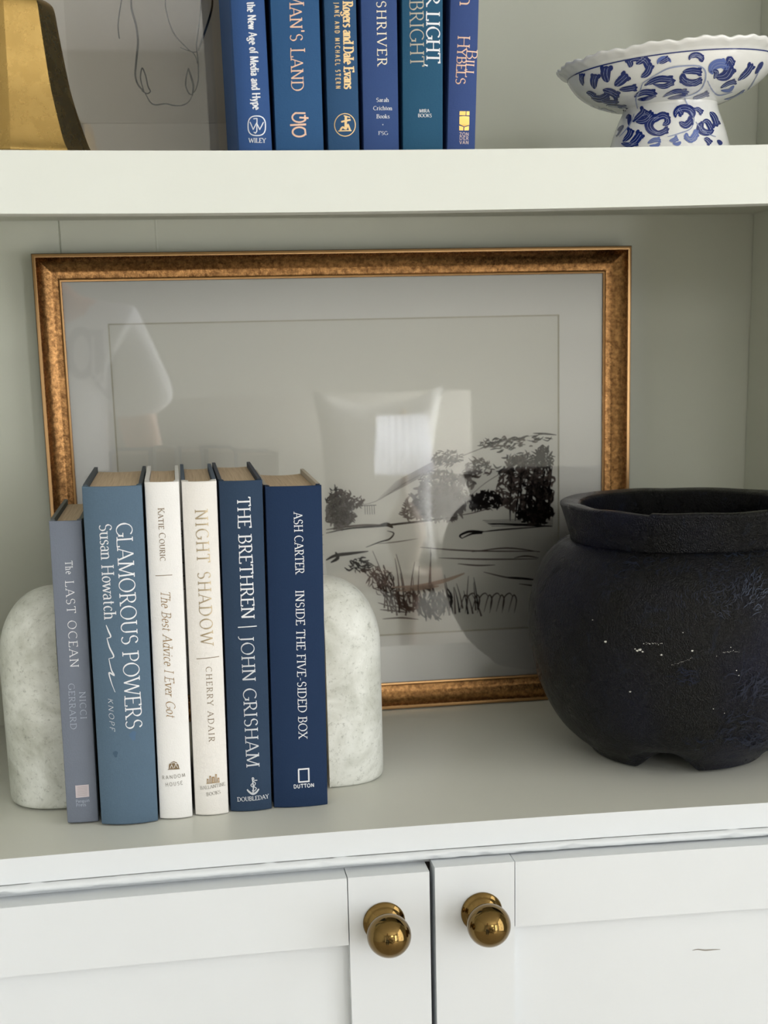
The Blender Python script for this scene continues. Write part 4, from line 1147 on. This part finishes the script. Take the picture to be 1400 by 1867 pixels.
def unwarp_hit(u, v):
    d = ray(u, v).normalized(); t = (BC.y - CAM.y) / d.y - .10
    for i in range(500):
        p = CAM + d * t - BC; z = p.z
        for _ in range(2):
            f_ = max(0, min(1, (z - .030) / .012)); z = p.z - f_ * p.x * math.tan(TILT)
        r = math.hypot(p.x, p.y); rr = -1
        for (r0, za), (r1, zb) in zip(WP, WP[1:]):
            if za <= z <= zb and zb > za: rr = r0 + (r1 - r0) * (z - za) / (zb - za); break
        if rr > 0 and r <= rr: return math.atan2(p.y, p.x), z
        t += .0004
    return None
def rad(z):
    for (r0, za), (r1, zb) in zip(WP, WP[1:]):
        if za <= z <= zb and zb > za: return r0 + (r1 - r0) * (z - za) / (zb - za)
    return WP[-1][0] if z > .05 else WP[0][0]
ik = Ink(4); B_ = P_(980, 0, 3.3333)
veins = []
def leaf(pts, w, mi=0):                                  # a comma-shaped brush leaf
    q = smooth_line(B_(*pts), 6)
    ik.stroke(q, w, mi, lambda t: max(.06, math.sin(PI * min(1, t * .97 + .015)) ** .75 * (.84 + .30 * t + .05 * math.sin(t * 10))), 2)
    if w > 8:
        a, b = q[0], q[-1]; L = math.hypot(b[0] - a[0], b[1] - a[1]) or 1; nx_, ny_ = -(b[1] - a[1]) / L, (b[0] - a[0]) / L
        m_ = len(q); i0, i1 = int(m_ * .15), int(m_ * .85)
        for k_, ww in ((.16, .9), (-.14, .7)):
            veins.append(([(x + nx_ * w * k_, y + ny_ * w * k_) for x, y in q[i0:i1]], ww))
        for sg in (-1, 1):
            e = q[int(m_ * .80)]
            ik.stroke(smooth_line([q[int(m_ * .55)], (e[0] + sg * nx_ * w * .42, e[1] + sg * ny_ * w * .42), (e[0] + sg * nx_ * w * .62 + (b[0] - a[0]) / L * w * .1, e[1] + sg * ny_ * w * .62 + (b[1] - a[1]) / L * w * .1)], 5), w * .5, mi, lambda t: max(.1, math.sin(PI * min(1, t * .8 + .15))), 2)
def hook(cx, cy, r, a0, a1, w, mi=0, sq=.8):
    leaf([(cx + r * math.cos(math.radians(a0 + (a1 - a0) * i / 6)), cy + sq * r * math.sin(math.radians(a0 + (a1 - a0) * i / 6))) for i in range(7)], w, mi)
def stem(pts, w=1.6, mi=2): ik.stroke(smooth_line(B_(*pts), 6), w, mi, lambda t: .6 + .5 * math.sin(PI * t))
stem(((640, 505), (720, 455), (800, 415), (900, 400), (990, 405), (1020, 450), (1000, 530), (940, 575), (870, 590)), 2.4)
stem(((610, 660), (600, 600), (620, 560), (640, 505)), 2.2); stem(((1030, 490), (1060, 550), (1100, 580), (1180, 560)), 2.2); stem(((890, 590), (920, 660), (950, 720)), 2.2)
stem(((590, 690), (560, 760), (500, 830)), 2); stem(((950, 720), (930, 780), (860, 810), (790, 830)), 2); stem(((960, 740), (1010, 800), (1080, 830)), 2); stem(((1200, 590), (1280, 540), (1350, 420)), 1.6)
# flower at the left
for pts, w in ((((350, 540), (345, 490), (360, 450)), 15), (((430, 500), (415, 450), (425, 400)), 19), (((400, 545), (450, 560), (500, 590)), 14), (((470, 520), (510, 490), (550, 450)), 17), (((330, 590), (390, 600), (440, 570)), 15), (((500, 545), (550, 540), (610, 530)), 11), (((280, 520), (270, 480), (275, 445)), 9), (((300, 560), (330, 570), (350, 590)), 10), (((420, 640), (480, 645), (550, 660)), 9), (((380, 600), (430, 620), (500, 620)), 9)):
    leaf(pts, w)
for pts in (((345, 500), (355, 460)), ((425, 470), (422, 420)), ((490, 520), (530, 470)), ((415, 540), (470, 575))): ik.stroke(B_(*pts), 1.2, 1)
# leaves round the cup
hook(610, 400, 62, 200, 380, 15); leaf(((560, 410), (565, 385), (555, 365)), 12); leaf(((630, 470), (670, 440), (690, 380)), 13); leaf(((600, 390), (640, 360), (655, 345)), 14)
hook(770, 385, 40, 170, 350, 8, 1); leaf(((740, 385), (770, 370), (800, 350)), 9)
hook(960, 365, 40, 180, 380, 11); leaf(((930, 350), (965, 335), (1000, 360)), 10)
leaf(((650, 520), (740, 480), (840, 490)), 13); leaf(((700, 510), (770, 525), (835, 490)), 10)
hook(930, 460, 55, 20, 190, 15); leaf(((880, 440), (940, 430), (1000, 440)), 13); leaf(((900, 490), (950, 510), (1000, 480)), 10)
hook(1110, 430, 55, 150, 330, 18, 1); leaf(((1080, 470), (1140, 460), (1180, 390)), 20); leaf(((1150, 380), (1165, 360), (1190, 400)), 12); leaf(((1070, 480), (1085, 440), (1060, 430)), 9)
leaf(((590, 590), (650, 560), (730, 570)), 12); leaf(((610, 605), (660, 600), (720, 580)), 8)
leaf(((760, 590), (840, 555), (920, 560)), 9); leaf(((790, 600), (850, 590), (900, 575)), 8); leaf(((940, 600), (990, 585), (1040, 565)), 9)
leaf(((1110, 535), (1160, 505), (1205, 495)), 9); leaf(((1110, 550), (1160, 550), (1190, 520)), 7, 1); leaf(((1215, 490), (1270, 440), (1305, 385)), 12); leaf(((1320, 450), (1345, 410), (1365, 375)), 8); leaf(((1130, 605), (1200, 590), (1255, 545)), 6, 1)
# leaves on the foot
leaf(((580, 740), (640, 690), (650, 660)), 14); leaf(((600, 740), (660, 730), (705, 680)), 13); leaf(((640, 700), (670, 690), (690, 720)), 10)
hook(740, 760, 62, 60, 300, 17); leaf(((700, 730), (760, 700), (800, 720)), 14); leaf(((690, 790), (740, 810), (800, 780)), 11); leaf(((760, 760), (790, 740), (780, 700)), 12)
hook(890, 700, 55, 160, 380, 15); leaf(((850, 680), (860, 660), (880, 700)), 12); leaf(((860, 740), (900, 760), (940, 720)), 14); leaf(((950, 660), (975, 665), (1000, 690)), 9)
leaf(((900, 820), (930, 850), (975, 790)), 12, 1); hook(935, 820, 36, 20, 200, 10, 1)
hook(1030, 770, 45, 30, 230, 14); leaf(((1000, 740), (1030, 740), (1060, 800)), 11); leaf(((1045, 680), (1070, 710), (1090, 770)), 12)
leaf(((520, 860), (560, 820), (570, 780)), 12); leaf(((560, 880), (600, 850), (635, 800)), 15); leaf(((510, 870), (560, 880), (620, 860)), 10); leaf(((480, 830), (500, 790), (525, 760)), 8); leaf(((540, 720), (560, 705), (555, 760)), 8)
leaf(((670, 870), (710, 850), (750, 850)), 9, 1); leaf(((680, 885), (720, 885), (745, 870)), 7, 1); leaf(((800, 855), (830, 850), (850, 835)), 9, 1); leaf(((820, 870), (850, 875), (870, 860)), 7, 1); leaf(((1010, 840), (1030, 850), (1050, 875)), 10); leaf(((1090, 850), (1105, 865), (1115, 880)), 8)
nv = len(ik.f)
for q, ww in veins: ik.stroke(q, ww, 3)
hits = [unwarp_hit(*p) for p in ik.v]
high = set(i for f_ in ik.f[nv:] for i in f_)
good = [h is not None for h in hits]
vs, idx = [], {}
def surf_pt(a, z, off): r = rad(z) + off; return warp(Vector((r * math.cos(a), r * math.sin(a), z)), z) + Vector((0, 0, -off * .3))
fcs, mid = [], []
for rot in (0, PI):                                      # the same sprays are painted on the back
    base = len(vs)
    for i_, h in enumerate(hits): vs.append(surf_pt(h[0] + rot, h[1], .0006 if i_ in high else .00035) if h else Vector((0, 0, .01)))
    for f_, m_ in zip(ik.f, ik.m):
        if all(good[i] for i in f_):
            aa = [hits[i][0] for i in f_]
            if max(aa) - min(aa) < .5: fcs.append(tuple(base + i for i in f_)); mid.append(m_)
mesh('painted_leaves', vs, fcs, [COBALT, COBALT2, COBALT3, COBALT3], bowl, True, mid, 'cobalt scrolling leaves and flower')
for nm, z_, th in (('blue_line', .0640, .0007), ('blue_line', .0012, .0008)):
    vs, fs = [], []; n = 128
    for k in range(n):
        a = 2 * PI * k / n
        for dz in (-th, 0): vs.append(surf_pt(a, max(.0005, min(.0640, z_ + dz)), .0004))
    for k in range(n): fs.append((2 * k, 2 * ((k + 1) % n), 2 * ((k + 1) % n) + 1, 2 * k + 1))
    mesh(nm, vs, fs, COBALT, bowl, True)

# ------------------------------------------------------------------ the room that shows in the picture glass
FABRIC = cloth('cream_upholstery', (162, 159, 150), .06, .9)
LINEN = plain('white_linen', (196, 195, 190), .9)
m = NT('pleated_white_shade'); m.set(s2l((244, 244, 246)), .8)
tl = m.n('ShaderNodeBsdfTranslucent'); tl.inputs[0].default_value = (.9, .92, .96, 1); mx = m.n('ShaderNodeMixShader'); mx.inputs[0].default_value = .5
m.l(m.b.outputs[0], mx.inputs[1]); m.l(tl.outputs[0], mx.inputs[2]); m.l(mx.outputs[0], m.out.inputs[0]); SHADE = m.mat
WALNUT = plain('walnut', (98, 68, 46), .5)
CERAM = plain('cream_ceramic', (168, 156, 140), .6)

def soft_box(name, x0, x1, y0, y1, z0, z1, mat, parent, bev):
    bm = bmesh.new(); add_box(bm, x0, x1, y0, y1, z0, z1, bev, 1, 5)
    return from_bm(name, bm, mat, parent, True)
sofa = empty('sofa', (.20, -3.40, ZF), 'cream upholstered sofa behind the lamp, seen in the picture glass', 'sofa')
def sb(*a): return rel(sofa, soft_box(*a))
sb('back', -.62, .95, -3.80, -3.46, ZF + .12, .33, FABRIC, None, .155)
sb('base', -.60, .90, -3.46, -2.96, ZF + .10, -.58, FABRIC, None, .04)
sb('seat_cushion', -.58, .14, -3.44, -2.94, -.575, -.32, FABRIC, None, .07)
sb('seat_cushion', .16, .88, -3.44, -2.94, -.575, -.32, FABRIC, None, .05)
sb('arm', -.80, -.625, -3.70, -2.96, ZF + .10, -.22, FABRIC, None, .07)
sb('arm', .925, 1.10, -3.70, -2.96, ZF + .10, -.22, FABRIC, None, .07)
for x in (-.70, 1.0):
    for y in (-3.6, -3.05): rel(sofa, box('leg', x - .02, x + .02, y - .02, y + .02, ZF, ZF + .10, WALNUT))
def pillow(loc, w, h, d, rot, label):
    n = 16; vs, fs = [], []
    for s in (-1, 1):
        for i in range(n + 1):
            for j in range(n + 1):
                u, v = i / n * 2 - 1, j / n * 2 - 1
                k = 1 - .17 * (1 - abs(v) ** 2) * abs(u) ** 3; k2 = 1 - .17 * (1 - abs(u) ** 2) * abs(v) ** 3
                th = (max(0, 1 - u ** 4) * max(0, 1 - v ** 4)) ** .6
                vs.append((u * w / 2 * k, s * d / 2 * th, v * h / 2 * k2))
    m_ = (n + 1) ** 2
    for s in range(2):
        for i in range(n):
            for j in range(n):
                q = s * m_ + i * (n + 1) + j; f_ = (q, q + n + 1, q + n + 2, q + 1); fs.append(f_ if s == 0 else f_[::-1])
    me = bpy.data.meshes.new('throw_pillow'); me.from_pydata(vs, [], fs); me.update()
    bm = bmesh.new(); bm.from_mesh(me); bmesh.ops.remove_doubles(bm, verts=bm.verts[:], dist=1e-5)
    for f_ in bm.faces: f_.smooth = True
    bm.to_mesh(me); bm.free(); me.materials.append(LINEN)
    o = bpy.data.objects.new('throw_pillow', me); COL.objects.link(o); o.location = loc; o.rotation_euler = rot
    return tag(o, label, 'pillow')
pillow((.57, -3.29, .0160), .46, .68, .16, (math.radians(-14), 0, 0), 'white square throw pillow standing on the cream sofa')
tb = empty('side_table', (.553, -2.60, ZF), 'round walnut side table carrying the pleated lamp', 'table')
lathe('table_top', [(0, .640), (.235, .640), (.245, .646), (.245, .656), (.238, .662), (0, .662)], WALNUT, tb, 64)
lathe('pedestal', prof_smooth([(.17, 0), (.17, .012), (.05, .03), (.028, .10), (.024, .40), (.035, .58), (.07, .6395)], 4), WALNUT, tb, 40)
lp = empty('table_lamp', (.553, -2.60, ZF + .6623), 'table lamp with a white pleated shade, reflected in the picture glass', 'lamp')
lathe('base', prof_smooth([(.055, 0), (.058, .012), (.035, .03), (.05, .08), (.062, .13), (.045, .19), (.018, .235), (.012, .30)], 4), CERAM, lp, 40)
vs, fs = lathe_pts([(.086, .315), (.0735, .490)], 240, lambda p, a, i, r, z: Vector((p.x * (1 + .055 * math.sin(a * 22)), p.y * (1 + .055 * math.sin(a * 22)), z)))
sho = mesh('lamp_shade', vs, fs, SHADE, lp, True)
bd = bpy.data.lights.new('shade_fill_light', 'POINT'); bd.energy = 1.5; bd.color = (.95, .97, 1.0); bd.shadow_soft_size = .025  # added light inside an unlit lamp so that its shade shows bright
bo = bpy.data.objects.new('shade_fill_light', bd); COL.objects.link(bo); bo.parent = lp; bo.location = (0, 0, .41)
lathe('finial', [(.004, .30), (.004, .488), (.009, .492), (.006, .505), (0, .508)], BRASS, lp, 16)

# the photographer, seen only as a reflection: white tee shirt, arms down
SKIN = plain('skin', (214, 170, 144), .55); TEE = plain('white_tee_shirt', (240, 240, 242), .9); JEAN = cloth('blue_jeans', (72, 90, 122), .1); HAIR = plain('brown_hair', (84, 58, 40), .6)
person = empty('person', (-.41, -1.42, ZF), 'person in a white tee shirt facing the shelves, mirrored in the picture glass', 'person', rot=(0, 0, math.radians(-8)))
def skin(name, joints, bones, mat, root=0, sub=2):
    me = bpy.data.meshes.new(name); me.from_pydata([j[:3] for j in joints], bones, []); me.update()
    o = bpy.data.objects.new(name, me); COL.objects.link(o); me.materials.append(mat); o.parent = person
    md = o.modifiers.new('skin', 'SKIN'); md.use_smooth_shade = True
    for i, j in enumerate(joints):
        sv = me.skin_vertices[0].data[i]; sv.radius = (j[3], j[4] if len(j) > 4 else j[3]); sv.use_root = (i == root)
    s_ = o.modifiers.new('smooth', 'SUBSURF'); s_.levels = sub; s_.render_levels = sub
    return o
J = [(0, 0, .92, .13, .10), (0, 0, 1.08, .115, .085), (0, .01, 1.25, .135, .10), (0, 0, 1.38, .12, .07), (0, .01, 1.47, .052), (0, .02, 1.53, .055), (0, .03, 1.60, .075, .088), (0, .03, 1.68, .066, .078)]
Bn = [(0, 1), (1, 2), (2, 3), (3, 4), (4, 5), (5, 6), (6, 7)]
for s in (-1, 1):
    i = len(J)
    J += [(s * .09, 0, .84, .082), (s * .095, .01, .47, .056), (s * .095, -.01, .28, .05), (s * .095, -.02, .075, .036), (s * .10, .10, .035, .034, .03)]
    Bn += [(0, i), (i, i + 1), (i + 1, i + 2), (i + 2, i + 3), (i + 3, i + 4)]
    i = len(J)
    J += [(s * .165, 0, 1.36, .052), (s * .215, .0, 1.11, .041), (s * .225, .05, .88, .028), (s * .225, .065, .83, .030, .018), (s * .222, .075, .785, .032, .015)]
    Bn += [(3, i), (i, i + 1), (i + 1, i + 2), (i + 2, i + 3), (i + 3, i + 4)]
    k = i + 4
    for q, (dy, L, r) in enumerate(((-.024, .066, .0078), (-.008, .075, .0083), (.008, .070, .008), (.023, .056, .0072))):
        m_ = len(J); x_ = s * .222
        J += [(x_, .078 + dy, .765, r), (x_ - s * .004, .082 + dy, .765 - L * .5, r * .95), (x_ - s * .014, .088 + dy, .765 - L, r * .8)]
        Bn += [(k, m_), (m_, m_ + 1), (m_ + 1, m_ + 2)]
    m_ = len(J)
    J += [(s * .214, .105, .815, .010), (s * .206, .124, .785, .0095), (s * .200, .130, .757, .0078)]; Bn += [(i + 3, m_), (m_, m_ + 1), (m_ + 1, m_ + 2)]
skin('body', J, Bn, SKIN)
T = [(0, 0, .76, .180, .140), (0, 0, .92, .168, .130), (0, 0, 1.12, .148, .112), (0, .01, 1.26, .165, .122), (0, 0, 1.375, .13, .088), (0, .0, 1.425, .085, .07)]
Tb = [(0, 1), (1, 2), (2, 3), (3, 4), (4, 5)]
for s in (-1, 1):
    i = len(T); T += [(s * .170, 0, 1.355, .070), (s * .205, 0, 1.24, .074, .078), (s * .225, .0, 1.165, .080, .084)]; Tb += [(4, i), (i, i + 1), (i + 1, i + 2)]
shirt = skin('tee_shirt', T, Tb, TEE, 0)
Lg = [(0, 0, .93, .150, .118)]; Lb = []
for s in (-1, 1):
    i = len(Lg); Lg += [(s * .09, 0, .83, .096), (s * .095, .01, .47, .072), (s * .095, -.01, .10, .062)]; Lb += [(0, i), (i, i + 1), (i + 1, i + 2)]
skin('jeans', Lg, Lb, JEAN, 0)
skin('hair', [(0, .0, 1.735, .07, .075), (0, -.03, 1.68, .085, .075), (0, -.045, 1.58, .082, .05), (0, -.05, 1.46, .07, .04)], [(0, 1), (1, 2), (2, 3)], HAIR, 0)
for s in (-1, 1):
    lathe('eye', [(0, -.006), (.009, -.003), (.010, .002), (0, .008)], plain('eye_white', (230, 228, 224), .2), person, 16).location = (s * .030, .112, 1.605)
skin('nose', [(0, .110, 1.605, .008), (0, .128, 1.572, .013)], [(0, 1)], SKIN)
skin('mouth', [(-.020, .108, 1.535, .006), (0, .116, 1.535, .009), (.020, .108, 1.535, .006)], [(0, 1), (1, 2)], plain('lips', (176, 106, 96), .5), 1)
# grey chest lettering as it reads in the glass
def refl(u, v, Y):
    n_ = FN; p0 = FO - FN * .0142; d = ray(u, v)
    P = CAM + d * ((p0 - CAM).dot(n_) / d.dot(n_)); r = d - 2 * d.dot(n_) * n_
    return P + r * ((Y - P.y) / r.y)
bpy.context.view_layer.update()
PI_ = person.matrix_world.inverted()
def chest(nm, mat_, off, strokes):
    ik = Ink(6)
    for pts, w_ in strokes: ik.stroke(pts, w_)
    lt = ik.build(nm, [mat_], lambda p: PI_ @ (refl(p[0], p[1], -1.26)), person)
    sw = lt.modifiers.new('wrap', 'SHRINKWRAP'); sw.target = shirt; sw.wrap_method = 'PROJECT'; sw.use_project_y = True; sw.use_negative_direction = True; sw.use_positive_direction = True; sw.offset = off
chest('chest_print', plain('grey_print', (150, 152, 156), .9), .003, [(ar(153, 641, 20, 40, 0, 360, 24), 20), ([(182, 596), (185, 690)], 24), ([(186, 690), (210, 716), (206, 640)], 20)])
chest('chest_lettering', TEE, .006, [(ar(153, 641, 13, 31, 0, 360, 24), 5), ([(175, 608), (176, 678), (201, 706), (200, 640)], 5)])
